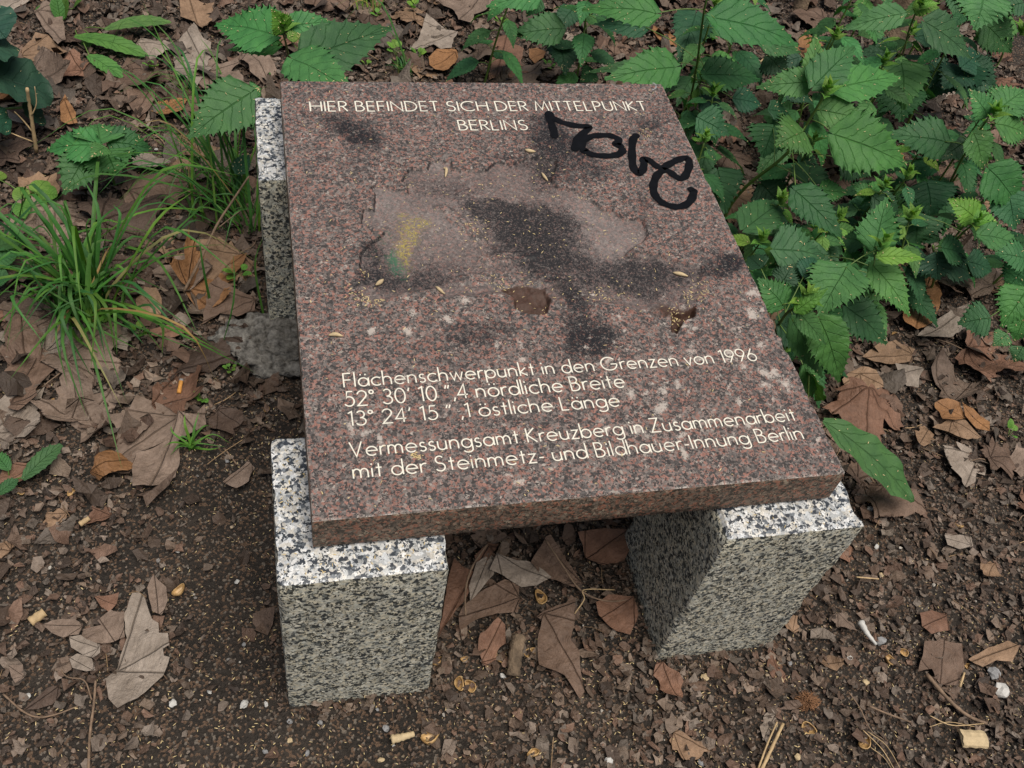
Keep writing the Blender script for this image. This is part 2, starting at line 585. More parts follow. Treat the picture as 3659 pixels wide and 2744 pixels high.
dep = np.where(i, dep + n1 * .012 * np.clip(pdist(hole1, X, Y) / .005, 0, 1), dep)
Z = -np.maximum(dep, -.0004)
# chipped edges
def edge_chip(s, seed, chips):
    c = .0008 + .0016 * np.clip(fbm(s, s * 0, 60, 3, seed) - .45, 0, 1) * 4
    c = c + .004 * np.clip(fbm(s, s * 0, 18, 3, seed + 5) - .62, 0, 1) * 4
    for p, w, d in chips:
        c = np.maximum(c, d * np.clip(1.15 - np.abs(s - p) / w, 0, 1) ** .6)
    return c
yR = lambda y: at('D', 1450, y, ZS)[1]
cR = edge_chip(Y, 31, [(yR(440), .018, .006), (yR(560), .014, .011), (yR(680), .014, .009), (yR(1000), .012, .005), (yR(1080), .012, .006), (yR(330), .01, .004), (yR(1330), .02, .004)])
xF = lambda x, w='C': at(w, x, 1640, ZS)[0]
cF = edge_chip(X, 32, [(at('r5', 1700, 1590, ZS)[0], .028, .009), (at('r5', 1500, 1620, ZS)[0], .015, .005), (at('r5', 1950, 1590, ZS)[0], .02, .004)])
cB = edge_chip(X, 33, [(at('A', 2080, 95, ZS)[0], .02, .005), (at('A', 2200, 95, ZS)[0], .012, .003)])
cL = edge_chip(Y, 34, [])
for c, d in ((cR, SW - X), (cF, Y + SD), (cB, -Y), (cL, X)):
    Z = np.minimum(Z, -np.clip(c - d, 0, 1) * .9 - np.where(d < 1e-5, .0006, 0))
XX, YY = X.copy(), Y.copy()
XX[:, -1] -= cR[:, -1] * .55
XX[:, 0] += .0008
YY[0, :] += cF[0, :] * .35
YY[-1, :] -= cB[-1, :] * .4
# stains, read as soft spots: window, x, y, rx, ry, angle, strength
DARK = [('A', 1150, 1300, 520, 240, 0, .20), ('B', 300, 1120, 520, 280, 0, .24), ('B', 560, 540, 560, 200, 12, .20), ('B', 1000, 1420, 480, 140, 0, .20), ('A', 640, 440, 330, 150, 20, .20), ('C', 1400, 640, 600, 200, 0, .16), ('B', 260, 640, 200, 120, 60, .35),
        ('A', 620, 420, 150, 75, 20, .62), ('A', 700, 490, 130, 60, 25, .55), ('A', 450, 350, 80, 45, 15, .35), ('A', 960, 700, 120, 60, 0, .40),
        ('B', 320, 430, 110, 90, 10, .66), ('B', 400, 540, 150, 90, 10, .62), ('B', 200, 380, 90, 50, 0, .30), ('B', 1080, 380, 130, 95, -15, .60), ('B', 640, 740, 180, 80, 0, .46),
        ('B', 560, 580, 120, 90, 0, .40), ('B', 400, 1070, 180, 90, 10, .62), ('B', 110, 1160, 230, 100, 5, .70), ('B', 280, 1180, 220, 90, 10, .62),
        ('B', 60, 1010, 140, 60, 30, .60), ('B', 970, 960, 90, 90, 60, .50), ('B', 1590, 1370, 110, 55, 10, 1.0), ('B', 1540, 1450, 120, 45, 0, .55),
        ('B', 1100, 1430, 330, 80, 5, .56), ('B', 760, 1450, 300, 110, 0, .50), ('B', 380, 1330, 180, 90, 0, .52), ('B', 480, 1590, 90, 50, 40, .72),
        ('A', 780, 1370, 120, 110, 0, .55), ('A', 820, 1500, 180, 60, 0, .58), ('A', 1150, 1460, 260, 90, 0, .52), ('A', 1250, 830, 280, 70, 0, .48),
        ('A', 1500, 970, 120, 50, 30, .50), ('A', 1740, 1000, 260, 60, 5, .52), ('A', 1700, 640, 160, 60, 0, .38), ('A', 2000, 720, 120, 90, 0, .46),
        ('D', 110, 600, 160, 100, 10, .66), ('D', 60, 420, 150, 80, 0, .58), ('D', 150, 690, 120, 60, 0, .52), ('D', 80, 850, 120, 40, 0, .45),
        ('D', 560, 280, 300, 80, 5, .50), ('C', 1000, 610, 180, 90, 0, .47), ('C', 1480, 60, 180, 60, 0, .58), ('C', 1640, 180, 160, 50, 0, .50), ('C', 1790, 270, 90, 50, 40, .75),
        ('C', 1250, 560, 150, 80, 0, .42), ('C', 1900, 620, 150, 90, 0, .58), ('C', 40, 1480, 140, 130, 0, .42), ('A', 560, 650, 200, 60, 0, .34), ('A', 760, 1240, 60, 60, -45, .58)]
DUST = [('A', 1320, 1060, 260, 120, 0), ('B', 640, 1060, 200, 130, 40), ('B', 840, 1250, 160, 130, 0), ('A', 1250, 660, 150, 50, 0), ('A', 850, 920, 110, 110, 0)]
def spots(lst, k=0):
    s = np.zeros(X.shape)
    for w, x, y, rx, ry, a, g in lst:
        ca, sa = math.cos(math.radians(a)), math.sin(math.radians(a))
        p0 = at(w, x, y, ZS)[:2]
        e1 = at(w, x + rx * ca, y + rx * sa, ZS)[:2] - p0
        e2 = at(w, x - ry * sa, y + ry * ca, ZS)[:2] - p0
        det = e1[0] * e2[1] - e1[1] * e2[0]
        dx, dy = X - p0[0] + (fbm(X, Y, 25, 3, 41) - .5) * .03, Y - p0[1] + (fbm(X, Y, 25, 3, 42) - .5) * .03
        u, v = (dx * e2[1] - dy * e2[0]) / det, (e1[0] * dy - e1[1] * dx) / det
        r = np.hypot(u, v)
        s = 1 - (1 - s) * (1 - np.clip(g * 1.05, 0, 1) * np.exp(-(r * .80) ** 2))
    return s
dark = spots(DARK)
dust = spots([(*q, .9) for q in DUST])
floor_m = np.where(ins, np.clip(dist / .006, 0, 1), 0) * .92
floor_m = np.where(inside(ridge, X, Y) | inside(rough1, X, Y) | inside(rough2, X, Y), floor_m * .25, floor_m)
rl = np.random.default_rng(5)
LICH = [('D', *p) for p in ((420, 1020), (520, 1010), (610, 1000), (650, 1130), (860, 680), (910, 740), (1255, 420), (1130, 970), (1360, 970), (1370, 870),
        (1350, 650), (1440, 850), (1190, 1080), (1490, 920), (245, 805), (1080, 700), (1210, 820), (1240, 1260), (440, 1280), (790, 1340), (820, 1460), (1280, 290), (1750, 1330), (800, 530))]
LICH += [('C', *p) for p in ((660, 440), (900, 490), (1270, 650), (1420, 680), (1460, 790), (220, 1280), (310, 1310), (390, 1330), (1330, 1590), (1640, 1550), (1010, 350), (370, 580), (620, 560), (1400, 1640))]
LICH = [(w, x, y, rl.uniform(22, 42), rl.uniform(16, 30), rl.uniform(0, 180), rl.uniform(.6, .9)) for w, x, y in LICH]
LICH += [('D', rl.uniform(0, 1500), rl.uniform(250, 1450), rl.uniform(10, 24), rl.uniform(8, 18), 0, rl.uniform(.40, .75)) for _ in range(85)]
lich_hilite = spots(LICH)
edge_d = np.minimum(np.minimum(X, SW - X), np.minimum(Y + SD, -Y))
lich_hilite = np.maximum(lich_hilite, np.clip(1 - edge_d / .005, 0, 1) * (.30 + .5 * fbm(X, Y, 30, 3, 77)))  # pale rim: worn edge and its highlight painted into the colour
holes = np.where(inside(hole1, X, Y) | inside(hole2, X, Y), 1.0, 0)
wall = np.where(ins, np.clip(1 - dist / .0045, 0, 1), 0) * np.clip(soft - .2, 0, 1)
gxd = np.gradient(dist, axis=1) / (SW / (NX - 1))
wall_shade_l = np.where(ins, np.clip(1.35 - dist / .0045, 0, 1), 0) * np.clip((gxd - .25) * 3, 0, 1) * (X < .45)
wall_shade_r = np.where(ins, np.clip(1.35 - dist / .0035, 0, 1), 0) * np.clip((-gxd - .45) * 3, 0, 1)
dark = np.maximum(dark, np.maximum(wall * .42, np.maximum(wall_shade_l * 1.0, wall_shade_r * .6)))  # dirt and shade of the cut walls painted dark, strongest along the left
dark = np.maximum(dark, inside(hole2, X, Y) * .75)  # the deep hole darkened in the colour too, dirt and shade together
yel = spots([('A', 960, 1060, 80, 70, 0, .45), ('A', 990, 1190, 75, 100, 0, .70), ('A', 1000, 1320, 60, 100, 0, .74), ('A', 1110, 1090, 90, 40, -20, .58), ('A', 1060, 1050, 160, 80, 0, .32), ('B', 60, 840, 120, 80, 0, .30), ('A', 820, 1320, 30, 50, 0, .45)])
grn = spots([('A', 930, 1350, 60, 75, 0, .85), ('A', 890, 960, 60, 60, 0, .42), ('A', 860, 1190, 70, 50, 0, .48), ('A', 770, 1280, 60, 50, -45, .40), ('A', 990, 1420, 60, 40, 0, .42)])
brn = np.maximum(spots([('C', 1480, 320, 160, 90, 10, .75), ('D', 700, 400, 160, 60, 0, .62), ('C', 1700, 200, 100, 50, 0, .3)]), holes * .9)
N0 = NX * NY
V = np.stack([XX, YY, Z + ZS], -1).reshape(-1, 3)
ii = (np.arange(NY - 1)[:, None] * NX + np.arange(NX - 1)[None, :]).ravel()
F = [np.stack([ii, ii + 1, ii + NX + 1, ii + NX], 1)]
ring = np.concatenate([np.arange(NX), (np.arange(1, NY) * NX + NX - 1), (NY - 1) * NX + np.arange(NX - 2, -1, -1), np.arange(NY - 2, 0, -1) * NX])
levels = [.012, .03, .05, ST - .0025, ST]
prev = ring
mi = [0] * len(F[0])
base_xy = np.stack([X.ravel()[ring], Y.ravel()[ring]], 1)
cen = np.array((SW / 2, -SD / 2))
for k, l in enumerate(levels):
    q = base_xy.copy()
    q += (fbm(base_xy[:, 0] + base_xy[:, 1] * 1.7, np.full(len(q), l), 40, 3, 50)[:, None] - .5) * .0012
    if k == len(levels) - 1:
        q = cen + (q - cen) * (1 - .0035)
    nv = np.column_stack([q, np.full(len(q), ZS - l)])
    idx = len(V) + np.arange(len(q))
    V = np.vstack([V, nv])
    a, b = prev, np.roll(prev, -1)
    c, d = np.roll(idx, -1), idx
    F.append(np.stack([b, a, d, c], 1))
    mi += [1] * len(a)
    prev = idx
low = [len(V) - len(ring) + j for j in (0, NX - 1, NX + NY - 2, 2 * NX + NY - 3)]
F = np.vstack(F + [np.array([[low[3], low[2], low[1], low[0]]])])
mi.append(1)
pad = len(V) - N0
A1 = np.column_stack([np.concatenate([a.ravel(), np.zeros(pad)]) for a in (dark, floor_m, lich_hilite, dust)])
A2 = np.column_stack([np.concatenate([a.ravel(), np.zeros(pad)]) for a in (yel, grn, brn, np.zeros_like(X) + 1)])
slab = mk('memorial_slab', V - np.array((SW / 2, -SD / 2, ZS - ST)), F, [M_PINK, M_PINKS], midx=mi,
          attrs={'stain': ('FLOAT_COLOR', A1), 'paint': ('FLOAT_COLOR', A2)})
slab.location = (SW / 2, -SD / 2, ZS - ST)
slab.data.set_sharp_from_angle(angle=math.radians(38))
tag(slab, 'reddish polished granite slab with cream inscription and a sunken map relief, lying on pale granite feet', 'memorial slab')
BASE = np.array((SW / 2, -SD / 2, ZS - ST))
SLABZ = (X, Y, Z)


def slab_h(x, y):
    i = np.clip(np.rint((y + SD) / SD * (NY - 1)), 0, NY - 1).astype(int)
    j = np.clip(np.rint(x / SW * (NX - 1)), 0, NX - 1).astype(int)
    return Z[i, j] + ZS


# ------------------------------------------------------------------ lettering: geometric sans serif drawn as strokes
def L_(*p): return [np.array(q, float) for q in p]
def A_(cx, cy, rx, ry, a0, a1, n=0):
    n = n or max(4, int(abs(a1 - a0) / 14))
    return [np.array((cx + rx * math.cos(math.radians(a0 + (a1 - a0) * i / n)), cy + ry * math.sin(math.radians(a0 + (a1 - a0) * i / n)))) for i in range(n + 1)]
def O_(cx, cy, rx, ry): return A_(cx, cy, rx, ry, 0, 360, 28)
def arch(x, r, x2=None): return L_((x, 0), (x, .6)), [np.array((x, .36))] + A_(x + r, .36, r, .24, 180, 0) + L_((x + 2 * r, 0))


G = {
    'H': (.68, [L_((0, 0), (0, 1)), L_((.68, 0), (.68, 1)), L_((0, .53), (.68, .53))]), 'I': (0, [L_((0, 0), (0, 1))]),
    'E': (.44, [L_((.44, 0), (0, 0), (0, 1), (.44, 1)), L_((0, .53), (.42, .53))]), 'F': (.42, [L_((0, 0), (0, 1), (.42, 1)), L_((0, .52), (.40, .52))]),
    'R': (.48, [L_((0, 0), (0, 1), (.2, 1)) + A_(.2, .75, .25, .25, 90, -90) + L_((0, .5)), L_((.2, .5), (.5, 0))]),
    'P': (.46, [L_((0, 0), (0, 1), (.2, 1)) + A_(.2, .73, .27, .27, 90, -90) + L_((0, .46))]),
    'B': (.5, [L_((0, 0), (0, 1), (.2, 1)) + A_(.2, .77, .22, .23, 90, -90) + L_((0, .54)), L_((.2, .54)) + A_(.22, .27, .28, .27, 90, -90) + L_((0, 0))]),
    'N': (.68, [L_((0, 0), (0, 1), (.68, 0), (.68, 1))]), 'D': (.7, [L_((0, 0), (0, 1), (.2, 1)) + A_(.2, .5, .5, .5, 90, -90) + L_((0, 0))]),
    'T': (.52, [L_((0, 1), (.52, 1)), L_((.26, 0), (.26, 1))]), 'S': (.5, [A_(.26, .76, .21, .24, 35, 270) + A_(.25, .26, .25, .26, 90, -150)[1:]]),
    'C': (.82, [A_(.5, .5, .5, .5, 48, 312)]), 'M': (.86, [L_((0, 0), (.14, 1), (.43, .1), (.72, 1), (.86, 0))]), 'L': (.40, [L_((0, 1), (0, 0), (.40, 0))]),
    'U': (.58, [L_((0, 1), (0, .3)) + A_(.29, .3, .29, .3, 180, 360) + L_((.58, 1))]), 'K': (.52, [L_((0, 0), (0, 1)), L_((.48, 1), (.03, .52), (.53, 0))]),
    'G': (1.0, [A_(.5, .5, .5, .5, 40, 355) , L_((.99, .46), (.6, .46))]), 'V': (.66, [L_((0, 1), (.33, 0), (.66, 1))]), 'Z': (.56, [L_((.02, 1), (.54, 1), (0, 0), (.56, 0))]),
    'a': (.58, [O_(.28, .3, .28, .3), L_((.58, 0), (.58, .6))]), 'b': (.58, [O_(.30, .3, .28, .3), L_((0, 0), (0, 1.06))]), 'c': (.5, [A_(.3, .3, .3, .3, 45, 315)]),
    'd': (.58, [O_(.28, .3, .28, .3), L_((.58, 0), (.58, 1.06))]), 'e': (.6, [L_((.02, .32), (.59, .32)) + A_(.3, .3, .29, .3, 5, 315)]),
    'g': (.58, [O_(.28, .3, .28, .3), L_((.58, .6), (.58, -.1)) + A_(.31, -.1, .27, .22, 0, -155)]), 'h': (.46, [L_((0, 0), (0, 1.06)), arch(0, .23)[1]]),
    'i': (0, [L_((0, 0), (0, .6)), L_((0, .80), (0, .90))]), 'k': (.44, [L_((0, 0), (0, 1.06)), L_((.38, .6), (.02, .28), (.44, 0))]), 'l': (0, [L_((0, 0), (0, 1.06))]),
    'm': (.76, [arch(0, .19)[0], arch(0, .19)[1], arch(.38, .19)[1]]), 'n': (.46, list(arch(0, .23))), 'o': (.6, [O_(.3, .3, .3, .3)]),
    'p': (.58, [O_(.30, .3, .28, .3), L_((0, .6), (0, -.34))]), 'r': (.27, [L_((0, 0), (0, .6)), [np.array((0, .34))] + A_(.24, .34, .24, .26, 180, 70)]),
    's': (.34, [A_(.17, .455, .14, .145, 35, 270) + A_(.165, .155, .165, .155, 90, -150)[1:]]), 't': (.3, [L_((.15, 0), (.15, .88)), L_((0, .6), (.3, .6))]),
    'u': (.46, [L_((0, .6), (0, .23)) + A_(.23, .23, .23, .23, 180, 360), L_((.46, 0), (.46, .6))]), 'v': (.46, [L_((0, .6), (.23, 0), (.46, .6))]),
    'w': (.74, [L_((0, .6), (.19, 0), (.37, .56), (.55, 0), (.74, .6))]), 'z': (.42, [L_((.02, .6), (.4, .6), (0, 0), (.42, 0))]), '-': (.26, [L_((0, .31), (.26, .31))]),
    '0': (.54, [O_(.27, .5, .27, .5)]), '1': (.2, [L_((0, .88), (.2, 1.0), (.2, 0))]), '2': (.52, [A_(.26, .73, .24, .27, 170, -35) + L_((0, 0), (.52, 0))]),
    '3': (.5, [A_(.24, .76, .2, .24, 150, -90) + L_((.2, .52)), L_((.2, .52)) + A_(.23, .26, .26, .26, 90, -155)]), '4': (.56, [L_((.42, 0), (.42, 1), (0, .26), (.56, .26))]),
    '5': (.5, [L_((.44, 1), (.14, 1), (.08, .56)) + A_(.22, .33, .27, .32, 118, -150)]), '6': (.56, [O_(.28, .29, .28, .29), L_((.40, 1), (.05, .43))]),
    '9': (.56, [O_(.28, .71, .28, .29), L_((.16, 0), (.51, .57))]), '°': (.2, [O_(.1, .88, .11, .12)]), '′': (.1, [L_((.1, 1), (.02, .76))]),
    '″': (.24, [L_((.1, 1), (.02, .76)), L_((.26, 1), (.18, .76))]), ',': (.1, [L_((.1, .1), (.02, -.16))]),
}
for u, b in (('ä', 'a'), ('ö', 'o')):
    w, s = G[b]
    G[u] = (w, s + [L_((.14, .80), (.14, .90)), L_((.42, .80), (.42, .90))])


def ribbon(P, w, closed=False):
    P = [np.asarray(p, float) for p in P]
    Q = [P[0]]
    for p in P[1:]:
        if np.linalg.norm(p - Q[-1]) > 1e-6:
            Q.append(p)
    n = len(Q)
    cl = np.linalg.norm(Q[0] - Q[-1]) < 1e-5 and n > 3
    v = []
    for i in range(n):
        a = Q[i] - Q[i - 1] if i else (Q[0] - Q[n - 2] if cl else Q[1] - Q[0])
        b = Q[i + 1] - Q[i] if i < n - 1 else (Q[1] - Q[0] if cl else Q[-1] - Q[-2])
        a, b = a / np.linalg.norm(a), b / np.linalg.norm(b)
        na, nb = np.array((-a[1], a[0])), np.array((-b[1], b[0]))
        m = na + nb
        m = m / (np.linalg.norm(m) + 1e-9)
        k = min(1 / max(m @ na, .2), 2.2)
        v += [Q[i] + m * w / 2 * k, Q[i] - m * w / 2 * k]
    f = [(2 * i, 2 * i + 1, 2 * i + 3, 2 * i + 2) for i in range(n - 1)]
    return np.array(v), f


def text_strokes(s):
    x, out = 0, []
    for c in s:
        if c == ' ':
            x += .34
            continue
        w, st = G[c]
        out += [[p + np.array((x, 0)) for p in q] for q in st]
        x += w + (.215 if c.isupper() or c in '1ilhnmu' else .17)
    return out, x - .19


def lay_text(buf, s, p0, p1, ptop, k0, weight=.083):
    """p0, p1: start and end of the base line; ptop: above p0 at cap height"""
    st, w = text_strokes(s)
    e = (p1 - p0) / w
    ex = e / np.linalg.norm(e)
    up = np.array((-ex[1], ex[0])) * float((ptop - p0) @ np.array((-ex[1], ex[0])))
    cap = np.linalg.norm(up)
    for i, q in enumerate(st):
        P = [p0 + e * a[0] + up * a[1] for a in q]
        v, f = ribbon(P, weight * cap)
        buf.add(np.column_stack([v, np.full(len(v), ZS + .0007 + .00005 * ((k0 + i) % 5))]), f)


def sp(w, x, y): return at(w, x, y, ZS)[:2]


b1, b2 = Buf(), Buf()
lay_text(b1, 'HIER BEFINDET SICH DER MITTELPUNKT', sp('A', 320, 297), sp('B', 1028, 291), sp('A', 315, 228), 0, .090)
lay_text(b1, 'BERLINS', sp('A', 1386, 431), sp('A', 1875, 430), sp('A', 1378, 362), 0, .090)
lay_text(b2, 'Flächenschwerpunkt in den Grenzen von 1996', sp('C', 160, 970), sp('D', 1312, 778), sp('C', 152, 873), 0)
lay_text(b2, '52° 30′ 10 ″,4 nördliche Breite', sp('C', 170, 1108), sp('C', 2168, 968), sp('C', 166, 1003), 2)
lay_text(b2, '13° 24′ 15 ″ ,1 östliche Länge', sp('C', 195, 1246), sp('C', 2132, 1103), sp('C', 186, 1145), 0)
lay_text(b2, 'Vermessungsamt Kreuzberg in Zusammenarbeit', sp('C', 206, 1468), sp('D', 1592, 1206), sp('C', 190, 1364), 0)
lay_text(b2, 'mit der Steinmetz- und Bildhauer-Innung Berlin', sp('C', 228, 1622), sp('D', 1646, 1338), sp('C', 212, 1515), 0)
b1.build('heading_lettering', M_LETTER, slab, BASE, smooth=False)
b2.build('inscription_lettering', M_LETTER, slab, BASE, smooth=False)

TAG = [[(318, 318), (342, 390), (358, 440), (362, 475)],
       [(325, 312), (352, 345), (420, 378), (520, 402), (604, 410), (572, 452), (535, 482), (515, 525), (508, 568)],
       [(575, 585), (556, 545), (575, 505), (625, 478), (690, 470), (760, 472), (808, 490), (822, 512), (800, 535), (832, 548), (848, 578), (825, 603), (770, 615), (700, 616), (620, 604), (580, 575)],
       [(945, 472), (922, 505), (916, 590), (920, 670), (938, 722), (968, 740), (992, 715), (1003, 670), (1000, 638), (1048, 655), (1090, 688), (1135, 705)],
       [(1130, 706), (1190, 672), (1245, 645), (1300, 632), (1325, 662), (1318, 712), (1292, 765), (1262, 778), (1225, 762), (1180, 728), (1138, 722), (1096, 755), (1072, 810), (1070, 865), (1092, 915), (1140, 955), (1205, 978), (1270, 978), (1322, 950), (1350, 905), (1354, 870), (1340, 858)]]
gb = Buf()
for k, s in enumerate(TAG):
    P = [sp('B', *p) for p in s]
    P = [p[:2] for p in spline([np.array((*p, 0)) for p in P], 7)]
    ww = .0150
    # rounded ends
    v, f = ribbon(P, ww)
    zz = ZS + .0010 + .00012 * k
    wob = 1 + .10 * np.sin(np.arange(len(v) // 2) * .7 + k)
    for i in range(len(v) // 2):
        m = (v[2 * i] + v[2 * i + 1]) / 2
        v[2 * i], v[2 * i + 1] = m + (v[2 * i] - m) * wob[i], m + (v[2 * i + 1] - m) * wob[i]
    gb.add(np.column_stack([v, np.full(len(v), zz)]), f)
    for j, e in enumerate((P[0], P[-1])):
        c = [e + ww / 2 * np.array((math.cos(t), math.sin(t))) for t in np.linspace(0, 2 * math.pi, 15)[:-1]]
        gb.add(np.column_stack([np.array(c), np.full(14, zz - .00006 + .00003 * j)]), [tuple(range(14))])
gb.build('graffiti_tag', M_BLACK, slab, BASE, smooth=False)

# ------------------------------------------------------------------ the granite feet
def foot(label, x0, x1, y0, y1, z0, z1, seed):
    bm = bmesh.new()
    bmesh.ops.create_cube(bm, size=1)
    for v in bm.verts:
        v.co = Vector(((v.co.x * (x1 - x0)), v.co.y * (y1 - y0), v.co.z * (z1 - z0)))
    bmesh.ops.subdivide_edges(bm, edges=bm.edges[:], cuts=22, use_grid_fill=True)
    hx, hy, hz = (x1 - x0) / 2, (y1 - y0) / 2, (z1 - z0) / 2
    for v in bm.verts:
        p = v.co.copy()
        near = [h - abs(c) < 1e-5 for h, c in zip((hx, hy, hz), p)]
        q = p * 31 + Vector((seed, seed * 2, 0))
        ch = max(0, mnoise.noise(q) - .05) * .010 + max(0, mnoise.noise(q * 3.1)) * .004 + .0016
        if sum(near) >= 2:
            for k in range(3):
                if near[k]:
                    v.co[k] -= math.copysign(ch * (1.2 if sum(near) == 3 else .8), p[k])
        else:
            k = near.index(True) if True in near else 2
            v.co[k] += mnoise.noise(q * .8) * .0010
    for f in bm.faces:
        f.material_index = 0 if f.normal.z > .6 else 1
        f.smooth = True
    me = bpy.data.meshes.new('granite_foot')
    bm.to_mesh(me)
    bm.free()
    me.materials.append(M_WHT)
    me.materials.append(M_WHTS)
    me.set_sharp_from_angle(angle=math.radians(30))
    o = bpy.data.objects.new('granite_foot', me)
    o.location = ((x0 + x1) / 2, (y0 + y1) / 2, (z0 + z1) / 2)
    COL.objects.link(o)
    return tag(o, label, 'granite block', 'granite feet under the slab')


ZT = ZS - ST - .0035
foot('speckled pale granite block under the front left corner of the slab, squarely set', -.0488, .1766, -.9937, -.7586, -.06, ZT, 1)
foot('speckled pale granite block under the front right corner of the slab, dark inner side', .5708, .7922, -.9942, -.7600, -.06, ZT, 2)
foot('speckled granite block under the back left corner of the slab, grass beside it', -.0488, .1700, -.1957, .0508, -.06, ZT, 3)
foot('granite block under the back right corner of the slab, hidden by nettles', .560, .742, -.2300, -.0200, -.06, ZT, 4)

# ------------------------------------------------------------------ dead leaves
PLANE = [(0, 0), (.05, -.05), (.16, -.09), (.30, -.16), (.27, -.06), (.44, -.06), (.36, .04), (.30, .10), (.38, .17), (.50, .20), (.66, .38), (.52, .36), (.50, .46), (.38, .42), (.27, .40),
         (.25, .50), (.31, .60), (.22, .64), (.20, .76), (.10, .82), (0, 1.02)]


def leaf_from_outline(poly, lc_org, lc_rot, lc_scale, rs, step, bend, bend_dir, crumple, fold=0.0, z0=0.0, tilt=(0, 0), gnd=True):
    """poly: ground plan in metres (world); a crumpled, curled sheet over that plan"""
    bm = bmesh.new()
    vs = [bm.verts.new((p[0], p[1], 0)) for p in poly]
    f = bm.faces.new(vs)
    bmesh.ops.triangulate(bm, faces=[f])
    for _ in range(4):
        long = [e for e in bm.edges if e.calc_length() > step]
        if not long:
            break
        bmesh.ops.subdivide_edges(bm, edges=long, cuts=1)
        bmesh.ops.triangulate(bm, faces=[q for q in bm.faces if len(q.verts) > 3])
    V = np.array([v.co[:2] for v in bm.verts])
    bm.verts.index_update()
    F = [tuple(v.index for v in q.verts) for q in bm.faces]
    bm.free()
    c = V.mean(0)
    size = np.ptp(V, axis=0).max()
    d = V - c
    ca, sa = math.cos(bend_dir), math.sin(bend_dir)
    u, w = d[:, 0] * ca + d[:, 1] * sa, -d[:, 0] * sa + d[:, 1] * ca
    if abs(bend) > 1e-3:
        k = bend / size
        uu, z = np.sin(k * u) / k, (1 - np.cos(k * u)) / k
    else:
        uu, z = u, u * 0
    P = np.column_stack([c[0] + uu * ca - w * sa, c[1] + uu * sa + w * ca, z])
    l = V - lc_org
    cr, sr = math.cos(-lc_rot), math.sin(-lc_rot)
    lc = np.column_stack([(l[:, 0] * cr - l[:, 1] * sr) / lc_scale, (l[:, 0] * sr + l[:, 1] * cr) / lc_scale, l[:, 0] * 0])
    z = P[:, 2] + np.abs(lc[:, 0]) * fold * lc_scale + crumple * .10 * size * np.sin(np.arctan2(lc[:, 1] - .45, lc[:, 0]) * 5 + bend_dir) * np.clip(np.hypot(lc[:, 0], lc[:, 1] - .45) * 2, 0, 1.3) ** 2
    s0 = int(rs.integers(1, 999))
    z += (fbm(V[:, 0], V[:, 1], 2.2 / size, 2, s0) - .5) * crumple * size * .9 + (fbm(V[:, 0], V[:, 1], 9 / size, 3, s0 + 1) - .5) * crumple * size * .42
    z += tilt[0] * d[:, 0] + tilt[1] * d[:, 1]
    z -= np.percentile(z, 12)
    if gnd:
        z = np.maximum(z, -.002) + ground_z(P[:, 0], P[:, 1]) + z0
    else:
        z = z + z0
    P[:, 2] = z
    return P, F, lc


def leaf_obj(P, F, lc, color, label, group='dead leaves on the ground', stalk=None, name='dead_leaf'):
    loc = P.mean(0)
    loc[2] = P[:, 2].min()
    o = mk(name, P, F, M_DEAD, loc=loc, attrs={'lc': ('FLOAT_VECTOR', lc)})
    o.color = (*color, 1)
    if stalk is not None:
        v, f = tube(stalk, np.linspace(.0016, .0011, len(stalk)), 5)
        st = mk('stalk', v, f, M_TWIG, o, loc=loc)
    return tag(o, label, 'leaf', group)


PAL = {'tan': (.215, .140, .088), 'reddish brown': (.160, .088, .058), 'grey brown': (.172, .128, .100), 'dull brown': (.132, .088, .064), 'pale grey': (.225, .190, .158),
       'dark brown': (.070, .047, .035), 'orange brown': (.235, .120, .052)}


def plane_poly(rs, size, ang, org):
    right = [(p[0] * rs.uniform(.88, 1.12), p[1] + rs.normal(0, .018)) for p in PLANE[1:-1]]
    left = [(-p[0] * rs.uniform(.88, 1.12), p[1] + rs.normal(0, .018)) for p in PLANE[1:-1]]
    pts = [(0, 0)] + right + [(rs.normal(0, .03), 1.0)] + left[::-1]
    P = np.array(pts) * size
    ca, sa = math.cos(ang), math.sin(ang)
    return np.column_stack([org[0] + P[:, 0] * ca - P[:, 1] * sa, org[1] + P[:, 0] * sa + P[:, 1] * ca])


def torn_poly(rs, size, ang, org):
    """part of a leaf: one or two lobes with torn edge"""
    k = rs.integers(0, 3)
    base = {0: [(0, 0), (.3, -.05), (.45, .1), (.38, .22), (.62, .42), (.44, .46), (.3, .62), (.34, .78), (.12, .84), (.02, 1.0), (-.12, .7), (-.06, .45), (-.16, .2)],
            1: [(0, 0), (.22, .05), (.28, .25), (.46, .32), (.34, .52), (.2, .6), (.1, .85), (-.05, .7), (-.2, .78), (-.3, .5), (-.42, .42), (-.25, .2)],
            2: [(0, 0), (.15, -.06), (.26, .15), (.2, .4), (.28, .62), (.1, .9), (-.1, .98), (-.2, .7), (-.3, .5), (-.18, .2)]}[int(k)]
    P = []
    for i, p in enumerate(base):
        q = base[(i + 1) % len(base)]
        P.append(p)
        P.append(((p[0] + q[0]) / 2 + rs.normal(0, .03), (p[1] + q[1]) / 2 + rs.normal(0, .03)))
    P = (np.array(P) + rs.normal(0, .012, (len(P), 2))) * size
    ca, sa = math.cos(ang), math.sin(ang)
    return np.column_stack([org[0] + P[:, 0] * ca - P[:, 1] * sa, org[1] + P[:, 0] * sa + P[:, 1] * ca])


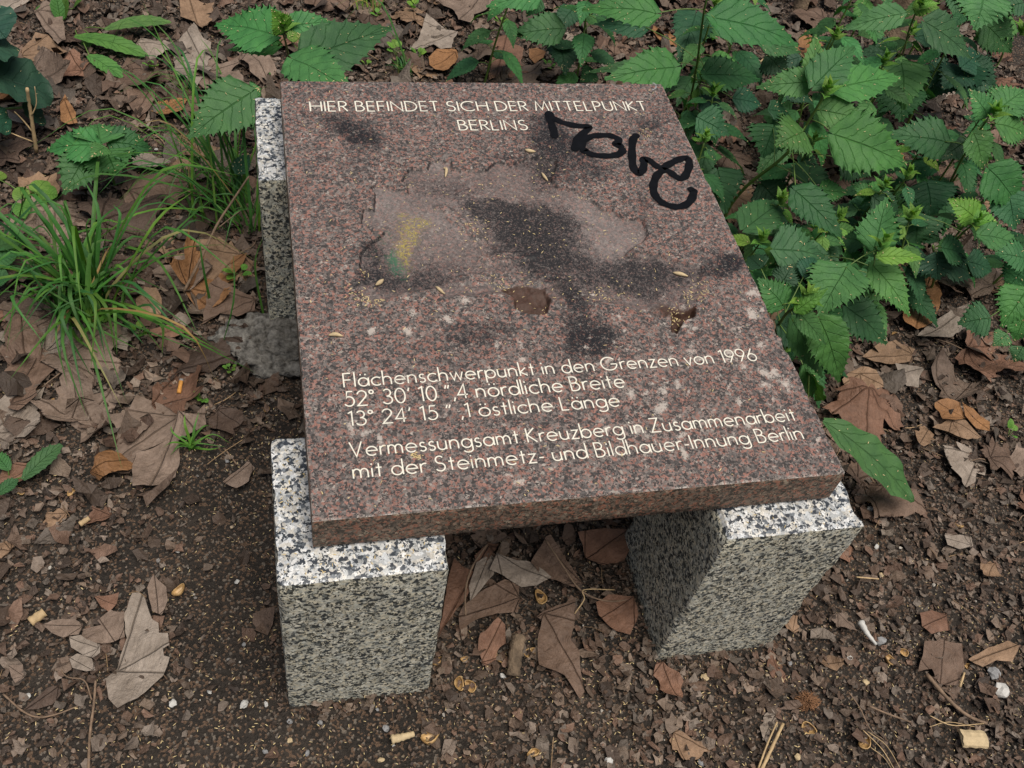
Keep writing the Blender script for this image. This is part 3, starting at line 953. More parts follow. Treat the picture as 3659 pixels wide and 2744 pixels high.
# large leaves one can tell apart in the photograph: window, outline, vein origin and direction, colour, curl, curl direction, crumple, height, label
HERO = [
    ('r4', [(1190, 1090), (1080, 1010), (900, 950), (870, 1020), (850, 1055), (720, 1085), (760, 1150), (775, 1200), (720, 1300), (580, 1465), (660, 1460), (780, 1450), (870, 1400), (900, 1330), (1000, 1290), (1120, 1230), (1150, 1170)],
     (1190, 1090), (640, 1440), 'grey brown', .35, .4, .05, .004, 'large greyish brown plane leaf with pointed lobes, left of the front left foot'),
    ('r4', [(1190, 1090), (1240, 1110), (1310, 1120), (1380, 1075), (1375, 1180), (1300, 1210), (1180, 1260), (1190, 1380), (1160, 1500), (1080, 1560), (880, 1590), (870, 1440), (900, 1330), (1010, 1290), (1120, 1230)],
     (1190, 1090), (1000, 1560), 'grey brown', .8, 1.2, .06, .006, 'folded leaf half with a shiny rolled tip beside the large lobed leaf'),
    ('r7', [(880, 580), (915, 610), (960, 740), (1000, 765), (1005, 830), (1060, 830), (1070, 905), (1030, 930), (1035, 970), (1072, 980), (1030, 1090), (960, 1160), (870, 1250), (750, 1310), (690, 1240), (670, 1110), (740, 1040), (760, 950), (800, 850), (780, 720), (840, 590)],
     (740, 1060), (900, 600), 'pale grey', .5, 2.2, .035, .006, 'broad pale brown leaf with a cracked edge lying on bare soil, bottom left'),
    ('r7', [(790, 700), (700, 680), (615, 745), (640, 770), (530, 800), (515, 870), (600, 900), (720, 880), (790, 850)],
     (740, 900), (620, 720), 'grey brown', .4, .4, .05, .012, 'notched piece of brown leaf lapping the broad cracked leaf, bottom left'),
    ('r7', [(450, 870), (520, 850), (640, 910), (640, 960), (600, 1000), (540, 980), (460, 930)], (630, 930), (470, 880), 'pale grey', .6, 1.0, .07, .02, 'small grey leaf scrap propped up beside the broad cracked leaf'),
    ('r7', [(450, 1000), (500, 970), (590, 1000), (615, 1080), (560, 1090), (470, 1060)], (600, 1080), (460, 1000), 'pale grey', .7, .8, .07, .02, 'pale curled leaf scrap on a thin stalk, bottom left'),
    ('r7', [(270, 770), (330, 740), (400, 730), (470, 730), (525, 760), (500, 830), (400, 850), (330, 820)], (520, 770), (290, 770), 'grey brown', .3, .3, .06, .006, 'grey brown jagged leaf left of the broad cracked leaf'),
    ('r7', [(930, 540), (970, 460), (1000, 500), (1050, 540), (1060, 620), (1020, 720), (960, 690), (940, 610)], (1000, 720), (975, 470), 'grey brown', .9, .2, .10, .010, 'crumpled brown leaf beside an amber husk, left of the front left foot'),
    ('r7', [(600, 600), (660, 590), (750, 565), (735, 640), (690, 690), (640, 660)], (600, 600), (720, 640), 'reddish brown', .4, 1.0, .06, .01, 'reddish leaf scrap above the broad cracked leaf'),
    ('r7', [(65, 1035), (155, 1030), (160, 1110), (110, 1150), (80, 1100)], (160, 1100), (70, 1040), 'grey brown', .5, 1.0, .05, .012, 'small mauve brown leaf at the left edge of the bare soil'),
    ('r7', [(150, 1300), (210, 1240), (300, 1160), (370, 1140), (385, 1200), (330, 1260), (240, 1290)], (370, 1150), (160, 1300), 'dark brown', .3, .5, .05, .004, 'flat dark leaf at the bottom left under the thin dry stalk'),
    ('r8', [(1265, 1035), (1262, 870), (1290, 740), (1255, 720), (1300, 690), (1440, 640), (1470, 590), (1500, 620), (1495, 750), (1470, 870), (1520, 940), (1530, 1050), (1560, 1180), (1530, 1240), (1430, 1090)],
     (1300, 700), (1500, 1060), 'dull brown', .5, .3, .06, .012, 'long tattered leaf reaching out of the gap between the front feet'),
    ('r8', [(1000, 330), (1100, 360), (1240, 380), (1350, 490), (1260, 530), (1160, 540), (1050, 470), (950, 440)], (1000, 330), (1340, 500), 'pale grey', .8, 1.4, .07, .02, 'shiny grey leaf in the gap between the front feet'),
    ('r8', [(880, 380), (960, 330), (1000, 360), (985, 470), (900, 560), (840, 620), (830, 540), (860, 450)], (960, 330), (850, 600), 'pale grey', .9, .4, .08, .02, 'pale folded leaf beside the front left foot, in the gap'),
    ('r8', [(800, 640), (900, 560), (1060, 480), (1150, 520), (1140, 700), (1010, 690), (900, 720), (780, 790), (770, 700)], (1150, 600), (790, 700), 'dull brown', .5, .8, .06, .012, 'broad brown leaf lying across the gap between the front feet'),
    ('r8', [(720, 420), (740, 350), (800, 400), (900, 440), (870, 330), (960, 250), (1020, 270), (900, 450), (800, 620), (700, 740), (640, 850), (680, 620)], (960, 260), (680, 760), 'reddish brown', .7, .4, .08, .014, 'brown lobed leaf wedged against the front left foot'),
    ('r8', [(1220, 380), (1310, 230), (1340, 220), (1450, 380), (1540, 540), (1480, 560), (1380, 500), (1270, 460)], (1540, 540), (1300, 240), 'dull brown', .5, 1.2, .05, .022, 'brown leaf with a long stalk under the front edge of the slab'),
    ('r8', [(1510, 200), (1600, 180), (1830, 180), (1840, 300), (1800, 380), (1680, 400), (1560, 350)], (1560, 360), (1800, 200), 'reddish brown', .4, .5, .05, .02, 'broad reddish leaf deep under the slab beside the front right foot'),
    ('r8', [(1620, 640), (1700, 590), (1860, 600), (1890, 720), (1840, 840), (1740, 810), (1640, 720)], (1860, 600), (1650, 740), 'reddish brown', .6, .7, .12, .012, 'crinkled reddish leaf against the inner side of the front right foot'),
    ('r2', [(480, 380), (545, 300), (570, 230), (590, 165), (640, 190), (720, 240), (800, 255), (770, 300), (760, 370), (690, 375), (640, 345), (560, 375)], (800, 250), (500, 380), 'pale grey', .5, .3, .06, .012, 'big grey leaf with a folded rib behind the back edge of the slab'),
    ('r2', [(640, 110), (720, 30), (760, 60), (860, 70), (900, 30), (1030, 80), (980, 150), (900, 170), (900, 220), (800, 200), (760, 130)], (780, 230), (940, 60), 'grey brown', .5, .8, .07, .02, 'notched brown leaf on top of the grey leaf behind the slab'),
    ('r2', [(600, 450), (660, 380), (740, 355), (790, 390), (805, 440), (770, 490), (720, 530), (650, 520), (610, 490)], (780, 400), (620, 500), 'orange brown', 1.6, .6, .14, .018, 'crumpled bright orange leaf behind the back edge of the slab'),
    ('r2', [(970, 310), (1060, 290), (1110, 270), (1160, 330), (1230, 380), (1210, 470), (1260, 540), (1140, 560), (1100, 470), (1050, 550), (1000, 570), (1020, 440)], (1120, 270), (1050, 540), 'reddish brown', .5, .4, .06, .012, 'star shaped brown leaf touching the back edge of the slab'),
    ('r2', [(1260, 385), (1320, 375), (1375, 400), (1355, 450), (1300, 480), (1265, 440)], (1370, 400), (1270, 450), 'orange brown', .5, .4, .06, .018, 'small square orange scrap behind the back edge of the slab'),
    ('r1', [(1190, 330), (1290, 240), (1350, 330), (1400, 350), (1390, 420), (1440, 460), (1370, 520), (1300, 640), (1220, 560), (1170, 560), (1150, 450)], (1360, 480), (1250, 300), 'pale grey', .4, .8, .05, .01, 'wide greyish leaf behind the grass stalks, left of the top nettle'),
    ('r1', [(1190, 60), (1260, 30), (1330, 80), (1420, 90), (1400, 190), (1340, 250), (1290, 200), (1200, 190)], (1320, 250), (1250, 50), 'tan', .5, .5, .06, .014, 'tan lobed leaf near the top edge, left of the top nettle'),
    ('r1', [(140, 400), (250, 280), (330, 290), (460, 400), (380, 430), (230, 450)], (150, 410), (440, 400), 'tan', .4, .7, .05, .012, 'tan folded leaf beside the big dark leaves at the left edge'),
    ('r1', [(240, 140), (330, 100), (420, 140), (450, 330), (400, 370), (300, 240)], (260, 140), (440, 350), 'grey brown', .4, .9, .05, .016, 'long brown leaf in the top left corner behind the pale upright twig'),
    ('r1', [(410, 740), (450, 700), (500, 780), (530, 880), (470, 890), (420, 870)], (440, 720), (500, 880), 'orange brown', .8, .5, .08, .02, 'rusty curled leaf above the scalloped green plant'),
    ('r1', [(840, 620), (1000, 560), (1040, 640), (1010, 740), (920, 830), (860, 740)], (1020, 570), (900, 820), 'dull brown', .5, .8, .05, .012, 'brown leaf crossed by arching grass, left of the back left foot'),
    ('r6', [(1490, 190), (1560, 140), (1640, 170), (1685, 250), (1680, 340), (1640, 440), (1540, 490), (1450, 460), (1430, 380), (1460, 280)], (1610, 170), (1530, 480), 'orange brown', .6, .6, .05, .016, 'broad tan leaf with clear ribs beneath the hanging nettle leaves'),
    ('r6', [(1500, 580), (1600, 470), (1740, 380), (1840, 360), (1850, 470), (1760, 540), (1620, 560)], (1840, 370), (1520, 580), 'pale grey', 1.0, 2.1, .05, .014, 'long silvery folded leaf beside the tan leaf, right of the nettles'),
    ('r6', [(1070, 800), (1120, 750), (1190, 720), (1280, 750), (1320, 820), (1335, 900), (1290, 960), (1240, 930), (1170, 950), (1110, 890)], (1185, 755), (1240, 950), 'tan', .5, .5, .05, .012, 'fan shaped brown leaf with dark ribs, right of the slab edge'),
    ('r6', [(1390, 715), (1460, 720), (1580, 740), (1545, 800), (1540, 865), (1470, 850), (1430, 800)], (1580, 740), (1420, 780), 'pale grey', .4, .5, .05, .018, 'pointed greyish leaf right of the fan shaped leaf'),
    ('r6', [(1640, 960), (1710, 940), (1790, 970), (1830, 1060), (1760, 1090), (1680, 1080)], (1820, 1060), (1660, 960), 'orange brown', .9, .7, .10, .016, 'ribbed coppery leaf on the litter, far right'),
    ('r6', [(1800, 970), (1880, 1000), (1980, 1090), (1975, 1150), (1900, 1120), (1820, 1050)], (1810, 980), (1970, 1140), 'orange brown', .9, 2.2, .08, .018, 'curled copper leaf half overlapping the ribbed leaf, far right'),
    ('r6', [(1630, 1110), (1740, 1060), (1830, 1070), (1940, 1170), (1850, 1190), (1720, 1150)], (1750, 1070), (1930, 1170), 'tan', .5, .4, .06, .012, 'tan leaf under the two copper leaves, far right'),
    ('r6', [(1200, 650), (1300, 580), (1400, 560), (1520, 620), (1500, 700), (1380, 710), (1270, 690)], (1510, 650), (1230, 660), 'tan', .5, .5, .06, .014, 'pale tan leaf below the drooping nettle tip, right of the slab'),
    ('r9', [(1870, 970), (1960, 920), (2120, 850), (2180, 890), (2140, 990), (2040, 980), (1960, 1020)], (2180, 880), (1900, 980), 'tan', .4, .4, .05, .012, 'large tan leaf at the lower right edge, above the pale wood chip'),
    ('r9', [(1590, 860), (1700, 840), (1830, 870), (1850, 1020), (1800, 1130), (1700, 1120), (1640, 1030), (1540, 1060), (1580, 950)], (1700, 1130), (1720, 850), 'dull brown', .3, .4, .06, .006, 'big tattered brown leaf pressed flat right of the front right foot'),
    ('r9', [(1560, 680), (1640, 660), (1740, 680), (1750, 790), (1640, 810), (1580, 760)], (1740, 690), (1570, 770), 'reddish brown', .3, .4, .05, .008, 'flat reddish leaf above the big tattered leaf, lower right'),
    ('r9', [(1710, 200), (1800, 200), (1880, 210), (1890, 270), (1800, 290), (1730, 260)], (1880, 260), (1720, 220), 'pale grey', .5, .5, .06, .014, 'greyish notched leaf on the litter right of the front right foot'),
    ('r4', [(0, 1530), (20, 1420), (110, 1380), (210, 1380), (215, 1430), (150, 1500), (60, 1535)], (210, 1400), (10, 1530), 'reddish brown', .6, .6, .08, .014, 'rusty leaf at the left edge lying over a toothed green leaf'),
    ('r4', [(1380, 1120), (1450, 1050), (1520, 1060), (1600, 1080), (1610, 1140), (1540, 1200), (1560, 1260), (1440, 1200), (1380, 1190)], (1440, 1070), (1580, 1160), 'dark brown', .9, .4, .10, .016, 'dark curled leaf right of the big lobed leaf, near the soil patch'),
    ('r4', [(1470, 1540), (1560, 1460), (1640, 1390), (1680, 1440), (1640, 1530), (1560, 1570)], (1660, 1400), (1490, 1540), 'grey brown', .4, .5, .06, .008, 'three cornered brown leaf on bare soil beside the front left foot'),
    ('r4', [(900, 340), (960, 260), (1040, 270), (1070, 330), (1060, 420), (980, 450), (900, 420)], (1060, 420), (930, 290), 'tan', .9, .4, .10, .016, 'pink tan crinkled leaf right of the big grass tuft'),
    ('r4', [(1330, 470), (1380, 250), (1440, 200), (1570, 260), (1690, 320), (1680, 430), (1560, 440), (1450, 410)], (1680, 330), (1380, 440), 'dull brown', .6, .5, .10, .012, 'stack of folded brown leaf against the back left foot'),
    ('r4', [(1000, 560), (990, 520), (1100, 490), (1220, 480), (1240, 530), (1150, 570)], (1230, 500), (1000, 560), 'reddish brown', .5, .5, .08, .012, 'flat reddish leaf at the right tip of the grass tuft'),
]
rh = np.random.default_rng(21)
hero_px = []
for w, pts, vo, vt, colr, bend, bdir, cr, z0, label in HERO:
    P2 = np.array([at(w, x, y, .012)[:2] for x, y in pts])
    # ragged edge
    Q = []
    for i in range(len(P2)):
        a, b = P2[i], P2[(i + 1) % len(P2)]
        L = np.linalg.norm(b - a)
        k = max(1, int(L / .012))
        nrm = np.array((-(b - a)[1], (b - a)[0])) / (L + 1e-9)
        for j in range(k):
            Q.append(a + (b - a) * j / k + nrm * rh.normal(0, .0011) * (j > 0))
    o, tp = at(w, *vo, .012)[:2], at(w, *vt, .012)[:2]
    ang = math.atan2(tp[1] - o[1], tp[0] - o[0]) - math.pi / 2
    sc = np.linalg.norm(tp - o)
    P, F_, lc = leaf_from_outline(np.array(Q), o, ang, sc, rh, .012, bend, bdir + ang, cr, .04, z0 * .7 + .011)
    base = np.array(PAL[colr]) * rh.uniform(.92, 1.1)
    leaf_obj(P, F_, lc, base, label)
    hero_px.append(P[:, :2].mean(0))
hero_px = np.array(hero_px)

FRAME = [at('S', x, y, 0)[:2] for x, y in ((0, 0), (3659, 0), (3659, 2744), (0, 2744))]


def zone(x, y):
    """where on the ground, told by things one can find"""
    u, v = to_px(np.array((x, y, 0.0)))
    if -.06 < x < .80 and -1.0 < y < .05:
        if .18 < x < .57 and y < -.7: return 'in the gap between the front feet'
        return 'under the slab'
    if y > .02:
        if x < -.55: return 'beside the dark leaves in the top left corner'
        if x < -.05: return 'behind the tall grass at the top left'
        if x < .25: return 'behind the slab near the top nettle'
        if x < .62: return 'behind the back edge of the slab'
        if x < 1.0: return 'under the nettles behind the slab'
        return 'under the nettles at the top right'
    if x < 0:
        if y > -.25: return 'among the grass left of the back foot'
        if y > -.55: return 'around the big grass tuft on the left'
        if y > -.85: return 'on the litter left of the slab'
        if y > -1.1: return 'left of the front left foot'
        return 'at the bottom left'
    if y > -.5: return 'under the nettles right of the slab'
    if y > -.8: return 'right of the slab edge'
    if y > -1.02: return 'right of the front right foot'
    if x < .5: return 'in front of the front left foot'
    return 'at the bottom right'


# whole and torn leaves scattered over the litter
STATES = [('flat', .35, .07), ('curled', 1.4, .12), ('crumpled', .9, .24), ('folded', .6, .10), ('rolled', 2.6, .10)]
seen = {}
cnt = 0
tries = 0
rs = np.random.default_rng(99)
spots_done = []
while cnt < 235 and tries < 6000:
    tries += 1
    u, v = rs.uniform(-60, 2270), rs.uniform(-90, 1700)
    x, y = at('F', u, v, 0)[:2]
    if x < -1.3 or x > 2.3 or y > 2.0:
        continue
    zn = zone(x, y)
    dens = {'under the slab': .25, 'in the gap between the front feet': .9, 'at the bottom left': .10, 'left of the front left foot': .12, 'in front of the front left foot': .02, 'at the bottom right': .16,
            'right of the front right foot': .45, 'right of the slab edge': .9, 'on the litter left of the slab': .35, 'around the big grass tuft on the left': .75}.get(zn, 1.0)
    if rs.random() > dens:
        continue
    if -.30 < x < -.03 and y < -.62:
        continue
    mn = min([9] + [math.hypot(x - a, y - b) for a, b in spots_done])
    if mn < .045 or np.min(np.hypot(hero_px[:, 0] - x, hero_px[:, 1] - y)) < .075:
        continue
    spots_done.append((x, y))
    low = zn in ('at the bottom right', 'right of the front right foot', 'at the bottom left', 'left of the front left foot', 'in front of the front left foot', 'on the litter left of the slab')
    size = rs.uniform(.035, .075) if low else rs.uniform(.075, .165)
    if zn.startswith('in the gap'):
        size = rs.uniform(.06, .11)
    colr = rs.choice(list(PAL), p=[.17, .19, .24, .20, .07, .10, .03])
    st, bend, cr = STATES[rs.integers(0, 5)]
    whole = rs.random() < .42 and not low
    ang = rs.uniform(0, 6.28)
    poly = plane_poly(rs, size, ang, (x, y)) if whole else torn_poly(rs, size, ang, (x, y))
    poly = poly - poly.mean(0) + np.array((x, y))
    d = poly - np.array((x, y))
    for fx0, fx1, fy0, fy1 in ((-.0488, .1766, -.9937, -.7586), (.5708, .7922, -.9942, -.76), (-.0488, .17, -.1957, .0508)):
        mxy = size * .45
        if fx0 - mxy < x < fx1 + mxy and fy0 - mxy < y < fy1 + mxy:
            break
    else:
        org = poly[0]
        P, F_, lc = leaf_from_outline(poly, org, ang, size, rs, max(.012, size * .10), bend * rs.choice((-1, 1)), rs.uniform(0, 6.28), cr, .10 if st == 'folded' else .02,
                                      rs.uniform(.004, .016), (rs.normal(0, .14), rs.normal(0, .14)))
        sz = 'big' if size > .125 else 'small' if size < .06 else 'middling'
        lab = f"{sz} {st} {colr} {'lobed' if whole else 'torn'} leaf {zn}"
        c = np.array(PAL[colr]) * rs.uniform(.85, 1.18)
        stalk = None
        if whole and rs.random() < .5:
            tz = ground_z(org[0], org[1])
            dr = np.array((math.cos(ang - math.pi / 2), math.sin(ang - math.pi / 2)))
            e = [np.array((*(org + dr * size * .45 * k + rs.normal(0, .003, 2)), tz + .012 + .006 * math.sin(k * 3))) for k in (0, .33, .66, 1)]
            stalk = spline(e, 3)
        leaf_obj(P, F_, lc, c, lab, stalk=stalk)
        cnt += 1

# ------------------------------------------------------------------ crumbled litter, chaff and grit: nobody could count it
def frag_field(n, rs, rmin, rmax, dens, pal, lift, k=7):
    xs_, ys_ = rs.uniform(-1.3, 2.3, n), rs.uniform(-1.5, 2.0, n)
    keep = rs.random(n) < dens(xs_, ys_)
    xs_, ys_ = xs_[keep], ys_[keep]
    n = len(xs_)
    r = rmin * (rmax / rmin) ** (rs.random(n) ** 2.2)
    th = (np.arange(k)[None] + rs.uniform(-.42, .42, (n, k))) * 2 * math.pi / k
    rad = rs.uniform(.38, 1.0, (n, k)) * r[:, None]
    asp = rs.uniform(.45, 1.0, n)
    ph = rs.uniform(0, 6.28, n)
    lx, ly = np.cos(th) * rad, np.sin(th) * rad * asp[:, None]
    px, py = lx * np.cos(ph)[:, None] - ly * np.sin(ph)[:, None], lx * np.sin(ph)[:, None] + ly * np.cos(ph)[:, None]
    tx, ty = rs.normal(0, .28, n), rs.normal(0, .28, n)
    zc = ground_z(xs_, ys_) + lift * rs.random(n) + .0015 + .35 * r * np.hypot(tx, ty)
    cv = rs.uniform(-.25, .25, n) * r
    pz = zc[:, None] + px * tx[:, None] + py * ty[:, None] + rs.normal(0, .16, (n, k)) * r[:, None] + (rs.uniform(-.5, .7, n) / np.maximum(r, 1e-4))[:, None] * (px * np.cos(ph)[:, None] + py * np.sin(ph)[:, None]) ** 2
    V = np.empty((n, k + 1, 3))
    V[:, 0] = np.column_stack([xs_, ys_, zc + cv])
    V[:, 1:, 0], V[:, 1:, 1], V[:, 1:, 2] = xs_[:, None] + px, ys_[:, None] + py, pz
    b = (np.arange(n) * (k + 1))[:, None]
    i = np.arange(k)[None]
    F_ = np.stack([np.broadcast_to(b, (n, k)), b + 1 + i, b + 1 + (i + 1) % k], -1).reshape(-1, 3)
    ci = rs.integers(0, len(pal), n)
    c = np.array(pal)[ci] * rs.uniform(.50, 1.15, (n, 1))
    C4 = np.repeat(np.column_stack([c, np.ones(n)])[:, None], k + 1, 1).reshape(-1, 4)
    return V.reshape(-1, 3), F_, C4


def in_feet(x, y, m=0.0):
    r = np.zeros(np.shape(x), bool)
    for a, b, c, d in ((-.0488, .1766, -.9937, -.7586), (.5708, .7922, -.9942, -.76), (-.0488, .17, -.1957, .0508)):
        r |= (x > a - m) & (x < b + m) & (y > c - m) & (y < d + m)
    return r


def bare(x, y):
    """1 on the trodden bare soil left of and in front of the stone"""
    x, y = np.asarray(x), np.asarray(y)
    w = (fbm(x, y, 5, 3, 71) - .5) * .25
    b = np.clip((-.02 - x) / .04 + .8, 0, 1) * np.clip((x + .30 + w) / .10, 0, 1) * np.clip((-.38 - y + w) / .12, 0, 1)
    b2 = np.clip((-1.0 - y + w * .4) / .06, 0, 1) * np.clip((.30 - x + w) / .2, 0, 1) * np.clip((x + .62 + w) / .15, 0, 1)
    return np.maximum(b, b2)


FP = [(.135, .098, .074), (.115, .080, .060), (.165, .105, .076), (.090, .066, .051), (.19, .145, .112), (.165, .138, .115), (.065, .048, .038), (.205, .165, .135), (.125, .084, .062)]
rf = np.random.default_rng(3)
dens1 = lambda x, y: np.where(in_feet(x, y), 0, np.clip((1 - bare(x, y) * .93) * (.55 + .85 * fbm(x, y, 4, 3, 81)), 0, 1) * np.where((x < 0) & (y < -.6), .75, 1) * np.where((np.abs(x - .35) < .42) & (y > -.62) & (y < 0), .5, 1))
a = frag_field(140000, rf, .003, .017, dens1, FP, .010)
dens2 = lambda x, y: np.where(in_feet(x, y), 0, (1 - bare(x, y) * .97) * .55)
b = frag_field(17000, rf, .011, .030, dens2, FP, .012)
dens3 = lambda x, y: np.where(in_feet(x, y), 0, .8)
dens4 = lambda x, y: np.where(in_feet(x, y, .02), 0, np.clip((y + .75) * 2.2, 0, 1) * np.where((x > -.05) & (x < .8) & (y < .02), .25, 1) * .9)
b2_ = frag_field(5200, rf, .022, .060, dens4, [tuple(q * .8 for q in p) for p in FP[:6]], .014, 9)
c = frag_field(60000, rf, .0012, .0040, dens3, FP + [(.03, .024, .02), (.04, .03, .025), (.05, .04, .03), (.24, .20, .14)], .003)
# crumbs banked against the feet
dens5 = lambda x, y: np.where(in_feet(x, y, .030) & ~in_feet(x, y, .002), .85, 0)
e_ = frag_field(150000, rf, .002, .011, dens5, FP, .016)
tag(mk('leaf_litter', e_[0], e_[1], M_FRAG, smooth=False, attrs={'tint': ('FLOAT_COLOR', e_[2])}), 'brown crumbs banked against the granite feet', 'leaf litter', kind='stuff')
n0 = len(a[0]); n1_ = n0 + len(b[0])
o_ = mk('leaf_litter', b2_[0], b2_[1], M_FRAG, smooth=False, attrs={'tint': ('FLOAT_COLOR', b2_[2])})
tag(o_, 'torn brown leaf pieces bedded in the forest floor behind the stone', 'leaf litter', kind='stuff')
tag(mk('leaf_litter', np.vstack([a[0], b[0], c[0]]), np.vstack([a[1], b[1] + n0, c[1] + n1_]), M_FRAG, smooth=False,
       attrs={'tint': ('FLOAT_COLOR', np.vstack([a[2], b[2], c[2]]))}), 'crumbled brown leaf fragments covering the soil', 'leaf litter', kind='stuff')

CHAFF_ON_LEAVES = []


def chaff(pos, rs, lmin=.0028, lmax=.0062):
    n = len(pos)
    L = rs.uniform(lmin, lmax, n)
    W = rs.uniform(.00045, .0008, n)
    a_ = rs.uniform(0, 6.28, n)
    el = rs.normal(0, .18, n)
    d = np.column_stack([np.cos(a_) * np.cos(el), np.sin(a_) * np.cos(el), np.abs(np.sin(el))])
    s = np.column_stack([-np.sin(a_), np.cos(a_), np.zeros(n)])
    up = np.tile((0, 0, 1.0), (n, 1))
    q = []
    for u, v, w in ((-.5, -.6, 0), (0, -1, .3), (.5, -.2, 0), (.5, .2, 0), (0, 1, .3), (-.5, .6, 0), (0, 0, 1.2)):
        q.append(pos + d * (L * u)[:, None] + s * (W * v)[:, None] + up * (W * w + L * .5 * np.abs(np.sin(el)) + .0004)[:, None])
    V = np.stack(q, 1).reshape(-1, 3)
    b = (np.arange(n) * 7)[:, None]
    F_ = np.concatenate([np.stack([b[:, 0] + 6, b[:, 0] + i, b[:, 0] + (i + 1) % 6], -1) for i in range(6)])
    return V, F_


rc = np.random.default_rng(17)
n = 26000
x, y = rc.uniform(-1.2, 2.0, n), rc.uniform(-1.5, 1.2, n)
k = rc.random(n) < np.where(in_feet(x, y), 0, np.clip(.25 + .75 * np.maximum(bare(x, y), (y < -.95)) - .25 * (y > -.3), .08, 1)) * (.25 + 1.1 * fbm(x, y, 5, 3, 91))
x, y = x[k], y[k]
pos = [np.column_stack([x, y, ground_z(x, y) + .004 + .006 * rc.random(len(x))])]
# on the slab: thin everywhere, thick in the sunken relief
n = 1500
x, y = rc.uniform(.01, SW - .01, n), rc.uniform(-SD + .01, -.01, n)
ii_ = np.clip(np.rint((y + SD) / SD * (NY - 1)), 0, NY - 1).astype(int)
jj_ = np.clip(np.rint(x / SW * (NX - 1)), 0, NX - 1).astype(int)
k = rc.random(n) < np.where(ins[ii_, jj_], .62, .20)
x, y = x[k], y[k]
pos.append(np.column_stack([x, y, slab_h(x, y)]))
for w, cx, cy, sx, sy, m in (('C', 350, 350, 60, 25, 38), ('D', 870, 290, 60, 40, 45), ('D', 740, 440, 40, 30, 30), ('C', 300, 130, 20, 25, 12), ('A', 640, 1580, 50, 30, 18), ('C', 680, 1455, 22, 12, 22),
                             ('A', 1490, 1130, 70, 50, 18), ('C', 1250, 210, 60, 30, 16), ('B', 700, 1590, 90, 30, 22), ('C', 1500, 390, 80, 40, 14), ('B', 1000, 460, 30, 25, 14)):
    p = np.array([sp(w, cx + rc.normal(0, sx), cy + rc.normal(0, sy)) for _ in range(m)])
    pos.append(np.column_stack([p, slab_h(p[:, 0], p[:, 1])]))
# on the tops of the feet, against the slab
for x0, x1, y0, y1, m in ((-.04, -.003, -.98, -.77, 40), (.0, .17, -.985, -.95, 34), (.6, .78, -.985, -.95, 16)):
    p = np.column_stack([rc.uniform(x0, x1, m), rc.uniform(y0, y1, m)])
    pos.append(np.column_stack([p, np.full(m, ZT + .0004)]))
CHAFF = pos

# ------------------------------------------------------------------ living plants
NETTLE_W = [(0, .12), (.03, .55), (.09, .86), (.18, .99), (.28, 1.0), (.40, .88), (.55, .67), (.68, .46), (.80, .27), (.90, .12), (.96, .05), (1, 0)]
ROUND_W = [(0, .10), (.04, .55), (.12, .85), (.25, .98), (.45, 1.0), (.65, .90), (.82, .66), (.93, .38), (1, 0)]
LONG_W = [(0, .20), (.06, .42), (.2, .72), (.4, .95), (.6, 1.0), (.75, .84), (.88, .52), (.96, .22), (1, 0)]


def blade_leaf(buf, b, t, width, tint, rs, teeth=10, amp=.40, prof=NETTLE_W, arch=.10, fold=.22, roll=0.0, quilt=1.0, heart=.07, wavy=0.0, side=None):
    """a serrated leaf from base b to tip t (world points), gently arched and folded along its midrib"""
    b, t = np.asarray(b, float), np.asarray(t, float)
    L = np.linalg.norm(t - b)
    ex = (t - b) / L
    up = np.array((0, 0, 1.0)) if side is None else np.asarray(side, float)
    ey = np.cross(up, ex)
    if np.linalg.norm(ey) < .05:
        ey = np.cross((0, 1, 0), ex)
    ey /= np.linalg.norm(ey)
    ez = np.cross(ex, ey)
    cr, sr = math.cos(roll), math.sin(roll)
    ey, ez = ey * cr + ez * sr, ez * cr - ey * sr
    ph = ((0.0, 0.0), (.42, .55), (.74, 1.0))
    T, dt = [], 1.0 / teeth
    for i in range(teeth):
        T += [((i + q) * dt, p) for q, p in ph]
    T.append((1.0, 0))
    pw = np.array(prof)
    rows = (-1, -.82, -.42, 0, .42, .82, 1)
    tw = rs.normal(0, .12)
    s0 = rs.uniform(0, 50)
    V, lc = [], []
    for (u, p) in T:
        w = np.interp(u, pw[:, 0], pw[:, 1]) * width / 2
        for s in rows:
            a = abs(s)
            x, y = u * L, s * w
            if a > .8:
                tooth = amp * width / 2 * (p - .35) * min(1, .30 + w / width * 1.7) * (1 if a == 1 else .30)
                y += math.copysign(tooth, s)
                x += max(0, tooth) * .8
            if heart and u < .14 and a > .3:
                x -= heart * L * (1 - u / .14) * (1 if a < 1 else .7)
            z = arch * L * 4 * u * (1 - u) + abs(y) * fold - fold * .5 * y * y / (width / 2 + 1e-6)
            vein = math.sin((u * 7 - a * 1.6) * 2 * math.pi)
            z += quilt * .017 * L * vein * a * (1.1 - a) * 1.6
            z += (mnoise.noise((u * 3 + s0, s * 1.5, s0)) * .035 + wavy * math.sin(u * 22 + s * 2 + s0) * a * a) * width
            zr = z + y * tw * u
            V.append(b + ex * x + ey * y + ez * zr)
            lc.append((u, s * (1 if w > 0 else 0), 0))
    k = len(rows)
    F_ = []
    for i in range(len(T) - 1):
        for j in range(k - 1):
            F_.append((i * k + j, (i + 1) * k + j, (i + 1) * k + j + 1, i * k + j + 1))
    buf.add(V, F_, lc, tint)
    return V


OLD = (.040, .128, .048)
MID = (.062, .188, .056)
NEW = (.125, .265, .045)
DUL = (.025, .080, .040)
rn = np.random.default_rng(44)


def shade(c, rs, k=.14):
    return np.array(c) * rs.uniform(1 - k * 1.5, 1 + k * 1.5) * np.array((rs.uniform(.80, 1.25), 1, rs.uniform(.80, 1.15)))


